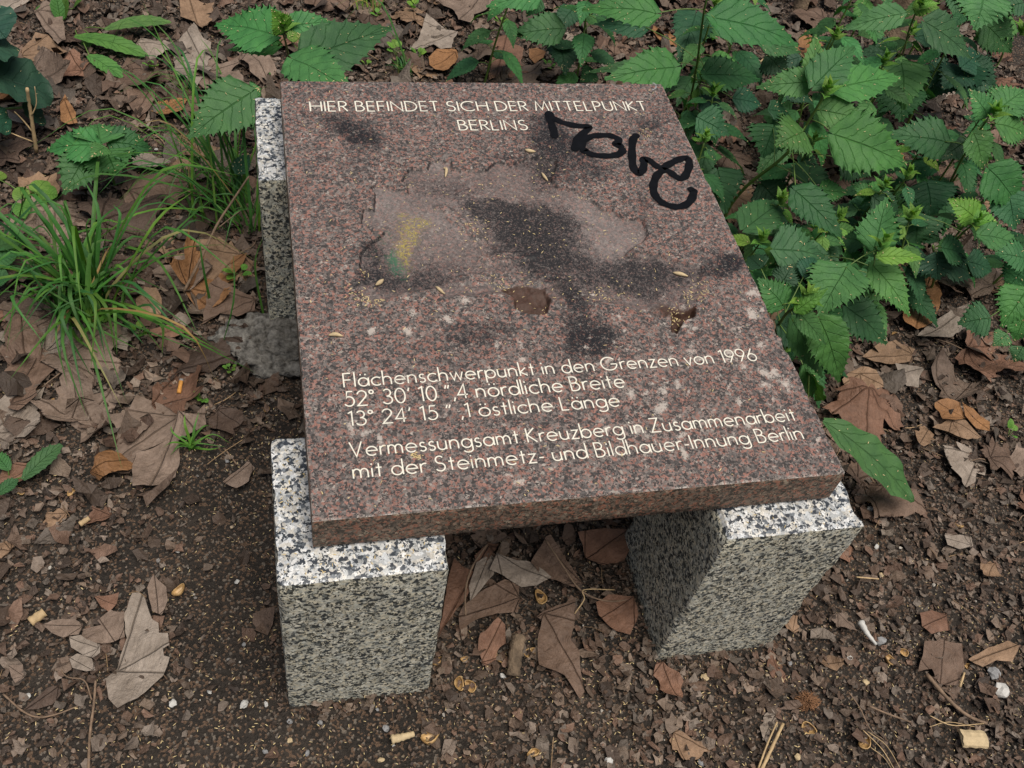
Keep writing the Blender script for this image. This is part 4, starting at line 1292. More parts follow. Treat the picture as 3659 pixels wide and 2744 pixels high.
def shoot(buf, p, size, rs, ax=(0, 0, 1)):
    """the young cluster at the top of a nettle stem"""
    a0 = rs.uniform(0, 6.28)
    for k in range(8):
        a = a0 + k * 1.57 + rs.normal(0, .25)
        l = size * (.35 + .65 * (1 - k / 8)) * rs.uniform(.85, 1.15)
        el = .35 + .10 * k
        d = np.array((math.cos(a) * math.cos(el), math.sin(a) * math.cos(el), math.sin(el)))
        bb = p + np.array((0, 0, .004 * k))
        blade_leaf(buf, bb, bb + d * l, l * .50, shade(NEW, rs), rs, teeth=8, amp=.2, arch=.06, fold=.5, quilt=1.3)


CHAFF_LEAF = []


def sprinkle(V, n, rs):
    V = np.asarray(V)
    for _ in range(n):
        i = rs.integers(7, len(V) - 14)
        if i % 7 in (0, 6):
            i += 2 if i % 7 == 0 else -2
        f = rs.random()
        CHAFF_LEAF.append(V[i] * (1 - f) + V[i + 7] * f + np.array((0, 0, .0012)))


def nettle(label, stem, leaves, tip=None, tip_size=.03, group='stinging nettles', cat='nettle', name='nettle_plant', chaff_n=7, srad=.0032):
    """stem: (window, x, y, z) from the ground up; leaves: (window, base x, y, tip x, y, width px of the window, z base, z tip, colour)"""
    rs = np.random.default_rng(abs(hash(label)) % 1 + int(stem[0][1] * 3 + stem[-1][2] * 7) % 99991)
    pts = [at(*s) for s in stem]
    g = pts[0].copy()
    if g[2] > .03:
        nxt = pts[min(1, len(pts) - 1)]
        d = (pts[0] - nxt) if len(pts) > 1 else np.array((0, 0, -1.0))
        d = d / (abs(d[2]) + 1e-6) * .55
        f = pts[0].copy()
        f[:2] += d[:2] * pts[0][2] * .35
        f[2] = ground_z(f[0], f[1]) - .01
        pts = [f] + pts
    else:
        pts[0][2] = ground_z(pts[0][0], pts[0][1]) - .01
    sl = spline(pts, 6)
    root = empty(name, sl[0])
    loc = sl[0]
    st, lv = Buf(), Buf()
    v, f = tube(sl, np.linspace(srad * 1.1, srad * .7, len(sl)), 6)
    st.add(v, f)
    arr = np.array(sl)
    for (w, bx, by, tx, ty, wd, zb, zt, c) in leaves:
        b, t = at(w, bx, by, zb), at(w, tx, ty, zt)
        s = WIN[w][2]
        dist = np.linalg.norm(CAM - b)
        wid = wd * s * dist / FPX * 1.06
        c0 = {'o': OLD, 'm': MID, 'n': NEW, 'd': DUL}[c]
        face = (CAM - b) / dist
        V = blade_leaf(lv, b, t, wid, shade(c0, rs), rs, arch=rs.uniform(.03, .10), roll=rs.normal(0, .12), teeth=int(rs.integers(8, 12)),
                       side=np.array((0, 0, .55)) + face * .75)
        sprinkle(V, int(rs.integers(max(1, chaff_n - 4), chaff_n + 4)), rs)
        # leaf stalk from the nearest point of the stem at or below the leaf
        cand = arr[arr[:, 2] <= zb + .02]
        if not len(cand):
            cand = arr[:2]
        q = cand[np.argmin(np.linalg.norm(cand - b, axis=1))]
        if np.linalg.norm(q - b) < .16:
            m = (q + b) / 2 + np.array((0, 0, .006))
            v, f = tube(spline([q, m, b + (t - b) * .03], 4), .0012, 5)
            st.add(v, f)
    if tip is not None:
        shoot(lv, at(*tip), tip_size, rs)
    st.build('stem', M_STEM, root, loc)
    lv.build('foliage', M_GREEN, root, loc)
    return tag(root, label, cat, group)


def wild_nettle(label, x, y, h, lean, rs, pairs=5, lmax=.085, group='stinging nettles', old=.5):
    g = np.array((x, y, float(ground_z(x, y)) - .01))
    top = g + np.array((lean[0], lean[1], h))
    mid = (g + top) / 2 + np.array((lean[0] * -.12, lean[1] * -.12, 0))
    sl = spline([g, mid, top], 8)
    root = empty('nettle_plant', g)
    st, lv = Buf(), Buf()
    v, f = tube(sl, np.linspace(.0034, .002, len(sl)), 6)
    st.add(v, f)
    a0 = rs.uniform(0, 3.14)
    for k in range(pairs):
        fr = .30 + .66 * k / max(1, pairs - 1)
        p = sl[int(fr * (len(sl) - 1))]
        for sgn in (0, 1):
            a = a0 + k * 1.5708 + sgn * math.pi + rs.normal(0, .22)
            L = lmax * (1.0 - .50 * max(0, fr - .55) / .45) * rs.uniform(.8, 1.12)
            pet = L * .35
            el = rs.uniform(-.1, .35)
            d = np.array((math.cos(a), math.sin(a), 0))
            b = p + d * pet * math.cos(el) + np.array((0, 0, pet * math.sin(el)))
            dr = rs.uniform(-.95, -.30) + .6 * max(0, fr - .7)
            t = b + L * (d * math.cos(dr) + np.array((0, 0, math.sin(dr))))
            c = OLD if rs.random() < old else (MID if fr < .85 else NEW)
            V = blade_leaf(lv, b, t, L * rs.uniform(.48, .60), shade(c, rs), rs, arch=.10, roll=rs.normal(0, .15))
            sprinkle(V, int(rs.integers(1, 6)), rs)
            v, f = tube(spline([p, (p + b) / 2 + np.array((0, 0, .004)), b], 3), .0011, 5)
            st.add(v, f)
    shoot(lv, sl[-1], lmax * .38, rs)
    st.build('stem', M_STEM, root, g)
    lv.build('foliage', M_GREEN, root, g)
    return tag(root, label, 'nettle', group)


# right of the slab, read from the photograph leaf by leaf
nettle('tall upright nettle at the back right corner of the slab, thick green stem in view',
       [('r3', 85, 780, .05), ('r3', 150, 460, .24), ('r3', 180, 235, .36), ('r3', 205, 60, .45), ('r3', 230, -50, .50)],
       [('r3', 255, 110, 795, 290, 235, .44, .40, 'm'), ('r3', 205, 470, 555, 505, 190, .29, .26, 'o'), ('r3', 150, 90, 40, 420, 200, .26, .20, 'd'),
        ('r2', 2110, 90, 1620, 70, 190, .44, .42, 'm'), ('r2', 2240, 440, 1770, 520, 230, .37, .36, 'm'), ('r2', 2190, 420, 1640, 480, 90, .25, .22, 'o'),
        ('r2', 1490, 190, 1145, 235, 190, .20, .17, 'o'), ('r2', 1480, 290, 1510, 495, 180, .14, .11, 'd'), ('r2', 2050, 180, 1700, 160, 140, .30, .28, 'd'),
        ('r3', 190, 690, 330, 650, 150, .22, .20, 'd'), ('r3', 170, 740, 360, 850, 190, .24, .22, 'o'), ('r3', 390, 620, 560, 660, 130, .20, .17, 'd')],
       chaff_n=8)
nettle('nettle leaning out of the top edge behind the slab, only lower leaves in view',
       [('r2', 1660, 330, .03), ('r2', 1640, 100, .20), ('r2', 1625, -120, .38)],
       [('r2', 1330, -20, 990, 45, 150, .36, .34, 'm'), ('r2', 1340, -10, 1255, 110, 110, .34, .30, 'o'), ('r2', 1750, -60, 2000, 60, 160, .36, .34, 'd'), ('r2', 1560, 60, 1420, 240, 120, .18, .14, 'd'), ('r2', 1700, 470, 1610, 540, 110, .10, .08, 'o'), ('r2', 1720, 60, 1790, 180, 110, .2, .16, 'o')])
nettle('large leaning nettle with a star shaped crown right of the graffiti',
       [('r3', 370, 1290, .07), ('r3', 490, 1150, .16), ('r3', 720, 965, .28), ('r3', 890, 710, .40), ('r3', 955, 600, .45)],
       [('r3', 890, 545, 1150, 300, 200, .46, .50, 'm'), ('r3', 890, 480, 905, 215, 110, .46, .51, 'm'), ('r3', 870, 515, 530, 550, 150, .45, .42, 'm'), ('r3', 1010, 560, 1440, 490, 200, .44, .42, 'm'),
        ('r3', 1015, 845, 1475, 1038, 300, .38, .33, 'm'), ('r3', 925, 690, 1220, 770, 170, .40, .39, 'm'), ('r3', 820, 830, 650, 920, 250, .37, .35, 'm'), ('r3', 640, 800, 570, 990, 230, .26, .22, 'o'), ('r3', 770, 1195, 1078, 1500, 190, .30, .25, 'o'),
        ('r3', 455, 1440, 715, 1255, 210, .24, .22, 'o'), ('r3', 290, 1070, 340, 1340, 240, .16, .10, 'o'), ('r3', 560, 1150, 690, 1300, 220, .14, .10, 'd'), ('r3', 855, 1160, 865, 1010, 190, .22, .20, 'o'),
        ('r3', 930, 1200, 1100, 1215, 120, .26, .25, 'm'), ('r3', 610, 690, 735, 710, 110, .20, .18, 'd'), ('r3', 1060, 990, 1240, 1105, 190, .28, .24, 'd'), ('r3', 700, 560, 880, 640, 110, .34, .30, 'd')],
       ('r3', 960, 600, .46), .045, chaff_n=9, srad=.0042)
nettle('low nettle with dull leaves between the upright and the star crowned nettle',
       [('r3', 700, 560, .02), ('r3', 690, 440, .14), ('r3', 690, 330, .22)],
       [('r3', 560, 265, 810, 330, 120, .26, .23, 'o'), ('r3', 600, 350, 720, 470, 160, .20, .17, 'd'), ('r3', 800, 360, 590, 440, 110, .18, .15, 'd'), ('r3', 810, 560, 700, 600, 90, .16, .14, 'd')])
nettle('nettle with a pale crown overhanging the bare leaf patch, right of the slab',
       [('r6', 1270, 250, .06), ('r6', 1265, 120, .24), ('r3', 1285, 1570, .36)],
       [('r6', 1095, 95, 925, 408, 300, .34, .28, 'm'), ('r6', 1260, 85, 1492, 405, 190, .33, .27, 'm'), ('r6', 1095, 345, 1345, 580, 215, .22, .15, 'o'), ('r6', 1300, 30, 1590, 48, 95, .37, .37, 'n'),
        ('r3', 1270, 1560, 1350, 1238, 205, .36, .42, 'm'), ('r3', 1215, 1520, 1070, 1490, 150, .34, .31, 'o'), ('r3', 640, 1565, 960, 1610, 270, .30, .27, 'o'), ('r6', 960, 20, 605, 100, 180, .26, .22, 'o'), ('r6', 850, 60, 960, 130, 130, .2, .18, 'd')],
       ('r3', 1310, 1550, .385), .04, chaff_n=7)
nettle('drooping nettle pressed against the chipped right edge of the slab',
       [('r6', 640, 520, .12), ('r6', 690, 430, .26), ('r6', 740, 370, .37), ('r6', 830, 330, .42)],
       [('r6', 700, 335, 540, 165, 185, .42, .45, 'm'), ('r6', 800, 385, 965, 580, 120, .42, .36, 'm'), ('r6', 925, 420, 1048, 818, 230, .38, .26, 'm'), ('r6', 755, 430, 945, 790, 190, .36, .24, 'o'), ('r6', 780, 370, 980, 230, 90, .43, .47, 'n'),
        ('r6', 830, 720, 880, 915, 140, .2, .12, 'm'), ('r6', 690, 200, 760, 80, 140, .36, .38, 'd'), ('r6', 830, 150, 900, 40, 130, .30, .30, 'd'), ('r6', 660, 430, 800, 600, 200, .22, .14, 'd'), ('r6', 560, 100, 480, 30, 130, .30, .28, 'd')],
       ('r6', 820, 320, .43), .045, chaff_n=4)
nettle('nettle at the top edge in front of the bark, with long narrow upper leaves',
       [('r3', 1450, 340, .12), ('r3', 1490, 190, .34), ('r3', 1540, 60, .46)],
       [('r3', 1450, 85, 1058, 188, 125, .47, .42, 'm'), ('r3', 1590, 140, 1882, 372, 190, .46, .38, 'o'), ('r3', 1440, 395, 1455, 690, 250, .32, .24, 'm'), ('r3', 1440, 560, 1440, 765, 230, .22, .17, 'o'), ('r3', 1530, 230, 1720, 260, 130, .3, .26, 'd'),
        ('r3', 1520, 40, 1680, 50, 100, .47, .48, 'n'), ('r3', 1400, 330, 1180, 330, 150, .2, .17, 'd')],
       ('r3', 1560, 50, .48), .045)
nettle('nettle in the top right corner with broad toothed leaves',
       [('r3', 2080, 330, .10), ('r3', 2070, 120, .38), ('r3', 2020, -60, .52)],
       [('r3', 1960, -40, 1900, 190, 270, .50, .44, 'm'), ('r3', 2110, 100, 1900, 250, 190, .42, .38, 'm'), ('r3', 1960, 150, 2130, 330, 180, .42, .36, 'o'), ('r3', 2200, 20, 2050, 60, 120, .48, .46, 'o')],
       ('r3', 2190, 220, .46), .05)
nettle('slender nettle at the right edge with a long bare stem and bright crown',
       [('r3', 1700, 1240, .10), ('r3', 1800, 1040, .24), ('r3', 1890, 880, .34), ('r3', 1985, 745, .42)],
       [('r3', 1980, 720, 1860, 560, 130, .43, .47, 'm'), ('r3', 2050, 690, 2215, 570, 210, .42, .44, 'm'), ('r3', 2040, 780, 2230, 850, 190, .41, .38, 'm'), ('r3', 1895, 835, 1950, 1072, 160, .40, .33, 'm'),
        ('r3', 1722, 890, 1345, 845, 225, .30, .29, 'o'), ('r3', 1850, 880, 1690, 1000, 170, .25, .22, 'd'), ('r3', 1990, 1060, 2175, 1305, 220, .34, .27, 'm'), ('r3', 2110, 1210, 2150, 1440, 190, .3, .24, 'o')],
       ('r3', 2010, 740, .43), .05, chaff_n=8)
nettle('short nettle with a yellowish small crown near the right edge',
       [('r3', 1740, 1560, .08), ('r3', 1830, 1460, .2), ('r3', 1880, 1420, .26)],
       [('r3', 1905, 1370, 1735, 1248, 140, .28, .30, 'n'), ('r3', 1930, 1390, 2050, 1400, 110, .28, .27, 'n'), ('r3', 1930, 1475, 2205, 1562, 175, .27, .24, 'm'), ('r3', 1600, 1150, 1630, 1370, 260, .18, .13, 'd'), ('r3', 1545, 1350, 1525, 1555, 240, .2, .14, 'o'),
        ('r3', 1240, 1215, 1118, 1150, 80, .2, .21, 'm'), ('r3', 1240, 1215, 1355, 1140, 90, .2, .2, 'm'), ('r3', 1270, 1240, 1430, 1390, 130, .2, .16, 'd')],
       ('r3', 1900, 1420, .28), .04)
nettle('dark lobed nettle crown in the shade below the top right corner',
       [('r3', 1840, 640, .06), ('r3', 1840, 500, .18)],
       [('r3', 1840, 440, 1700, 560, 200, .2, .17, 'd'), ('r3', 1840, 430, 1850, 650, 190, .2, .16, 'd'), ('r3', 1850, 430, 2040, 570, 190, .2, .17, 'd'), ('r3', 1820, 420, 1930, 330, 150, .22, .22, 'd'), ('r3', 1700, 480, 1560, 430, 170, .17, .16, 'd'), ('r3', 1720, 480, 1620, 620, 180, .15, .12, 'd')])
nettle('nettle at the right edge above the litter, broad drooping leaves',
       [('r6', 2240, 320, .06), ('r6', 2235, 200, .24), ('r6', 2240, 120, .32)],
       [('r6', 2225, 240, 2070, 470, 210, .30, .24, 'm'), ('r6', 2215, 40, 2030, 10, 170, .34, .34, 'm'), ('r6', 2215, 100, 2100, 240, 160, .32, .27, 'm'), ('r6', 2200, 440, 2150, 560, 120, .2, .16, 'm'), ('r6', 1990, 415, 1795, 450, 180, .14, .11, 'o'), ('r6', 2100, 520, 2015, 590, 100, .1, .08, 'm'), ('r6', 2200, 600, 2150, 690, 100, .1, .07, 'o')])
nettle('shaded nettle behind the drooping ones, dark broad leaves right of the slab',
       [('r6', 1640, 200, .03), ('r6', 1650, 60, .14), ('r3', 1640, 1540, .2)],
       [('r6', 1660, 10, 1670, 175, 240, .18, .13, 'd'), ('r6', 1700, 60, 1900, 150, 180, .16, .12, 'd'), ('r6', 1600, 40, 1480, 100, 160, .16, .13, 'd'), ('r6', 1860, 60, 2010, 120, 150, .15, .12, 'd'), ('r3', 1700, 1560, 1850, 1620, 170, .2, .17, 'o')])
rw = np.random.default_rng(61)
FILL = [(.86, -.02, .30, 'dark shaded nettle just right of the back right foot'), (.93, -.22, .28, 'dark nettle beside the slab edge below the graffiti'), (1.06, -.02, .26, 'low dark nettle deep under the star crowned nettle'),
        (1.20, .12, .28, 'shaded nettle between the star crowned nettle and the bark'), (1.42, .02, .26, 'shaded nettle under the slender one at the right edge'), (1.28, -.22, .22, 'small dark nettle behind the pale crowned nettle'),
        (1.50, .30, .34, 'dim nettle below the corner nettle at the right'), (1.62, .10, .34, 'nettle crossing the right edge below the corner'), (1.72, .42, .42, 'tall nettle cut off by the right edge near the top'),
        (1.42, .50, .30, 'nettle beside the bark at the top edge'), (.98, .36, .24, 'small shaded nettle behind the upright nettle'), (.82, .24, .2, 'low nettle between the upright stem and the slab corner'),
        (1.10, .55, .34, 'nettle at the top edge right of the upright nettle'), (1.62, .70, .40, 'dim nettle behind the corner nettle'), (1.88, .75, .45, 'nettle outside the corner at the far top right'),
        (1.40, -.18, .24, 'shaded nettle in front of the slender nettle stem'), (1.56, -.10, .28, 'broad nettle low at the right edge'), (1.05, -.38, .2, 'small nettle low behind the drooping nettle'), (1.62, .48, .30, 'deep shaded nettle under the corner leaves')]
FILL += [(.88, -.42, .20, 'little dark nettle low against the slab edge'), (.95, .10, .24, 'dark nettle in the second row right of the back right foot'), (1.14, -.12, .22, 'low nettle under the large heart shaped leaves'),
         (1.33, .32, .26, 'shaded nettle in front of the stump'), (1.24, .66, .36, 'nettle at the top edge left of the stump'), (1.50, .62, .38, 'nettle behind the stump at the top edge'), (1.34, -.02, .24, 'dark nettle left of the slender stem'),
         (1.72, .16, .34, 'nettle outside the right edge at mid height'), (1.70, -.16, .28, 'nettle outside the right edge over the litter'), (1.52, .12, .24, 'deep shaded nettle right of the slender stem'), (1.22, -.06, .20, 'tiny dark nettle between two crowns on the right'),
         (1.05, .26, .26, 'dim nettle behind the star crowned nettle'), (.80, .62, .36, 'nettle beyond the top edge behind the slab'), (.55, .66, .34, 'nettle beyond the top edge left of the upright nettle')]
for x, y, h, lab in FILL:
    wild_nettle(lab, x, y, h, (rw.normal(0, .03), rw.normal(-.02, .03)), rw, pairs=6, lmax=rw.uniform(.085, .115), old=.55)

# left of the slab
nettle('broad leaved nettle overhanging the back left corner of the slab',
       [('r1', 1925, 540, .05), ('r1', 1890, 320, .24), ('r1', 1862, 215, .34)],
       [('r1', 1830, 235, 1420, 165, 300, .34, .31, 'm'), ('r1', 1870, 200, 1785, 60, 130, .36, .41, 'n'), ('r1', 1890, 185, 2195, 150, 140, .36, .36, 'm'), ('r1', 1900, 250, 1990, 230, 70, .36, .36, 'n'),
        ('S', 1085, 215, 1400, 100, 150, .34, .33, 'o'), ('S', 1045, 210, 1268, 328, 140, .42, .44, 'm'), ('r1', 1840, 300, 1500, 330, 110, .28, .24, 'm')],
       ('r1', 1868, 200, .36), .04, chaff_n=14)
nettle('single large nettle leaf hanging beside the white foot, on a thin stalk',
       [('r1', 1640, 760, .05), ('r1', 1660, 640, .24)],
       [('r1', 1655, 610, 1238, 912, 300, .30, .24, 'm'), ('r1', 1660, 600, 1715, 580, 90, .30, .30, 'm'), ('r1', 1560, 1140, 1640, 1010, 90, .12, .12, 'd')], chaff_n=18)
nettle('small nettle with paired leaves above the long grass, near the top left',
       [('r1', 750, 1200, .03), ('r1', 690, 1020, .12)],
       [('r1', 650, 960, 310, 990, 190, .16, .12, 'm'), ('r1', 660, 940, 640, 820, 250, .16, .15, 'm'), ('r1', 720, 940, 1000, 980, 180, .15, .12, 'o'), ('r1', 700, 1000, 770, 1150, 260, .14, .10, 'm'), ('r1', 560, 1040, 420, 1280, 200, .13, .09, 'o'), ('r1', 690, 970, 600, 1040, 110, .17, .17, 'm')],
       None, group=None, name='nettle_seedling')


def leafy(name, label, cat, leaves, tint, prof, teeth, amp, root_at, group=None, stalk=.0014, wavy=0.0, heart=.07, arch=.07, chaff_n=2, mid=.5):
    rs = np.random.default_rng(int(root_at[1] * 13 + root_at[2]) % 7919)
    g = at(*root_at)
    g[2] = ground_z(g[0], g[1]) - .004
    root = empty(name, g)
    st, lv = Buf(), Buf()
    for (w, bx, by, tx, ty, wd, zb, zt) in leaves:
        b, t = at(w, bx, by, zb), at(w, tx, ty, zt)
        wid = wd * WIN[w][2] * np.linalg.norm(CAM - b) / FPX * 1.05
        V = blade_leaf(lv, b, t, wid, shade(tint, rs), rs, teeth=teeth, amp=amp, prof=prof, arch=arch, heart=heart, wavy=wavy, quilt=.8, roll=rs.normal(0, .08))
        sprinkle(V, chaff_n, rs)
        v, f = tube(spline([g, (g * (1 - mid) + b * mid) + np.array((0, 0, .01)), b + (t - b) * .05], 4), stalk, 5)
        st.add(v, f)
    st.build('stem', M_STEM, root, g)
    lv.build('foliage', M_GREEN, root, g)
    return tag(root, label, cat, group)


leafy('dock_plant', 'long wavy edged bright green leaf poking out beside the front right slab corner', 'dock plant',
      [('r6', 950, 1060, 1512, 1572, 260, .16, .06), ('r6', 860, 760, 900, 930, 170, .22, .10)], (.045, .125, .036), LONG_W, 9, .06, ('r6', 820, 1250, 0), wavy=.05, heart=0, chaff_n=14, stalk=.002)
leafy('burdock_plant', 'big dark bluish leaves with smooth edges in the top left corner', 'burdock plant',
      [('r1', -190, 330, 130, 330, 380, .22, .20), ('r1', -150, 480, 352, 650, 390, .19, .10), ('r1', -170, 700, 70, 880, 260, .15, .09), ('r1', -120, 100, 40, 250, 260, .25, .24), ('r1', 150, 700, 300, 820, 150, .1, .05)],
      (.024, .080, .050), ROUND_W, 7, .05, ('r1', -160, 800, 0), stalk=.003, wavy=.03, chaff_n=6)
leafy('dandelion_plant', 'pale green dandelion rosette between dead leaves at the top left', 'dandelion',
      [('r1', 690, 195, 1130, 150, 95, .05, .05), ('r1', 490, 240, 980, 375, 95, .05, .03), ('r1', 580, 365, 806, 515, 105, .05, .03), ('r1', 600, 230, 560, 330, 60, .04, .02)], (.085, .20, .050), LONG_W, 8, .28, ('r1', 520, 240, 0), heart=0, chaff_n=0)
leafy('dandelion_plant', 'jagged green dandelion leaf half under a rusty leaf at the left edge', 'dandelion',
      [('r4', 150, 1500, 408, 1270, 90, .02, .03), ('r4', 60, 1440, -40, 1330, 80, .02, .02), ('r4', -20, 1600, 120, 1500, 70, .02, .03)], (.055, .150, .050), LONG_W, 7, .55, ('r4', 60, 1500, 0), heart=0, chaff_n=0)
leafy('celandine_plant', 'rounded yellow green leaves beside the grass at the left edge', 'small herb',
      [('r1', 150, 1330, 130, 1230, 90, .03, .04), ('r1', 140, 1330, 160, 1440, 100, .03, .03), ('r1', 260, 1280, 380, 1290, 130, .04, .04), ('r1', 240, 1270, 300, 1190, 110, .04, .04), ('r1', -20, 1180, 30, 1140, 70, .03, .03), ('r1', 60, 1560, 160, 1510, 60, .02, .03)],
      (.12, .24, .045), ROUND_W, 5, .05, ('r1', 190, 1330, 0), chaff_n=0)
leafy('broadleaf_herb', 'broad pale green leaves cut off by the left edge under the grass', 'small herb',
      [('r4', -60, 60, 110, 20, 150, .06, .06), ('r4', -80, 180, 60, 160, 160, .05, .05), ('r1', -60, 1640, 130, 1600, 120, .07, .06)], (.055, .16, .06), ROUND_W, 8, .06, ('r4', -80, 120, 0), chaff_n=0)
leafy('dandelion_plant', 'bright narrow leaves rising at the very top left corner', 'dandelion',
      [('r1', 400, 140, 370, -30, 80, .03, .08), ('r1', 420, 130, 440, -20, 60, .03, .08), ('r1', 290, 90, 270, 30, 70, .03, .05), ('r1', 480, 60, 560, -20, 50, .03, .07)], (.06, .16, .03), LONG_W, 6, .10, ('r1', 400, 150, 0), heart=0, chaff_n=0)

SEED = [('r2', 400, 400, 1.3, 'largest seedling by the grass stalks behind the slab'), ('r2', 540, 405, .9, 'two leaved seedling beside the largest one behind the slab'), ('r2', 275, 150, .9, 'seedling beside the pale grass tuft behind the slab'), ('r2', 520, 110, 1.2, 'bright seedling cluster behind the slab, near the top edge'),
        ('r2', 920, 320, .9, 'seedling growing on the notched brown leaves behind the slab'), ('r2', 1080, 190, .8, 'seedling in the dark gap between leaves behind the slab'), ('r2', 1395, 480, .8, 'seedling near the right end of the back slab edge'), ('r2', 1200, 90, .8, 'seedling under the top nettle leaves behind the slab'),
        ('r1', 1010, 480, 1.0, 'pale seedling among brown leaves left of the top nettle'), ('r1', 1720, 380, 1.2, 'leafy seedling at the foot of the top nettle'), ('r4', 1570, 160, 1.2, 'little green sprout on leaves beside the back left foot'), ('r4', 700, 490, 1.0, 'clover like sprout at the foot of the big grass tuft'),
        ('r4', 1515, 765, .6, 'tiny sprout below the broken concrete'), ('r4', 1335, 960, .7, 'tiny sprout above the big lobed leaf'), ('r6', 2120, 1150, 1.0, 'thin two leaved seedling on the litter, far right'), ('r4', 920, 530, .9, 'sprout right of the clover like sprout'), ('r2', 630, 20, .9, 'sprout at the top edge behind the slab'), ('r2', 200, 465, .6, 'tiny sprout touching the back edge of the slab')]
for w, x, y, s, lab in SEED:
    rs = np.random.default_rng(int(x * 7 + y))
    g = at(w, x, y, 0.012)
    g[2] = ground_z(g[0], g[1]) + .004
    root = empty('seedling', g)
    st, lv = Buf(), Buf()
    for k in range(int(rs.integers(4, 7))):
        a = rs.uniform(0, 6.28)
        d = np.array((math.cos(a), math.sin(a), rs.uniform(.2, .9)))
        b = g + d * .010 * s + np.array((0, 0, .012 * s))
        t = b + d * .016 * s * rs.uniform(.7, 1.2)
        blade_leaf(lv, b, t, .014 * s, shade((.14, .30, .05), rs), rs, teeth=4, amp=.05, prof=ROUND_W, quilt=.3)
        v, f = tube([g, b], .0006, 4)
        st.add(v, f)
    st.build('stem', M_STEM, root, g)
    lv.build('foliage', M_GREEN, root, g)
    tag(root, lab, 'seedling', 'seedlings in the leaf litter')

# ------------------------------------------------------------------ grass tufts
def grass_blade(buf, p, tip, h, w, tint, rs, n=12):
    p, tip = np.asarray(p, float), np.asarray(tip, float)
    m = p * .45 + tip * .55
    Lg = np.linalg.norm(tip - p)
    m[:2] += rs.normal(0, .10, 2) * Lg
    m[2] += h
    tip = tip + np.array((*(rs.normal(0, .10, 2) * Lg), 0))
    q = p * .85 + m * .15
    q[2] = p[2] + h * .55
    V, F_ = [], []
    pts = spline([p, q, m, tip], 4)
    n = len(pts)
    for i, c in enumerate(pts):
        d = pts[min(i + 1, n - 1)] - pts[max(i - 1, 0)]
        s = np.cross(d, (0, 0, 1.0))
        ls = np.linalg.norm(s)
        s = np.array((1, 0, 0)) if ls < 1e-6 else s / ls
        u = i / (n - 1)
        ww = w * min(1, .55 + 1.5 * u) * (1 - u ** 3.2)
        up = np.cross(s, d)
        up = up / (np.linalg.norm(up) + 1e-9)
        V += [c - s * ww / 2 + up * ww * .18, c, c + s * ww / 2 + up * ww * .18]
    for i in range(n - 1):
        for j in (0, 1):
            F_.append((i * 3 + j, i * 3 + j + 1, i * 3 + j + 4, i * 3 + j + 3))
    u = np.repeat(np.linspace(0, 1, n), 3)[:, None]
    t = np.asarray(tint)[None] * (1.15 - .25 * u) * np.array([[1, 1, .8]]) ** (1 - u)
    buf.add(V, F_, None, np.clip(t, 0, 1))


def tuft(label, root_at, n, spread, lr, azr, w, tints, extra=(), rs=None, rise=(.2, .5)):
    rs = rs or np.random.default_rng(int(root_at[1] * 3 + root_at[2]))
    g = at(*root_at, 0)
    g[2] = ground_z(g[0], g[1])
    root = empty('grass_tuft', g)
    bf = Buf()
    for k in range(n):
        a = math.radians(rs.uniform(*azr))
        L = rs.uniform(*lr)
        r0 = spread * math.sqrt(rs.random())
        a0 = rs.uniform(0, 6.28)
        p = g + np.array((math.cos(a0) * r0, math.sin(a0) * r0, 0))
        p[2] = ground_z(p[0], p[1])
        rz = rs.uniform(*rise)
        tip = p + L * np.array((math.cos(a) * (1 - rz * .5), math.sin(a) * (1 - rz * .5), rz))
        tip[2] = max(tip[2] * rs.choice((.25, 1.0)), ground_z(tip[0], tip[1]) + .012)
        grass_blade(bf, p, tip, L * rs.uniform(.25, .5), w * rs.uniform(.45, 1.3), shade(tints[int(rs.integers(0, len(tints)))] if rs.random() > .10 else (.24, .19, .09), rs), rs)
    for (wn_, bx, by, tx, ty, tz, h, ww) in extra:
        p = at(wn_, bx, by, 0)
        p[2] = ground_z(p[0], p[1])
        grass_blade(bf, p, at(wn_, tx, ty, tz), h, ww, shade(tints[0], rs), rs)
    bf.build('blades', M_GRASS, root, g)
    return tag(root, label, 'grass tuft', 'grass tufts')


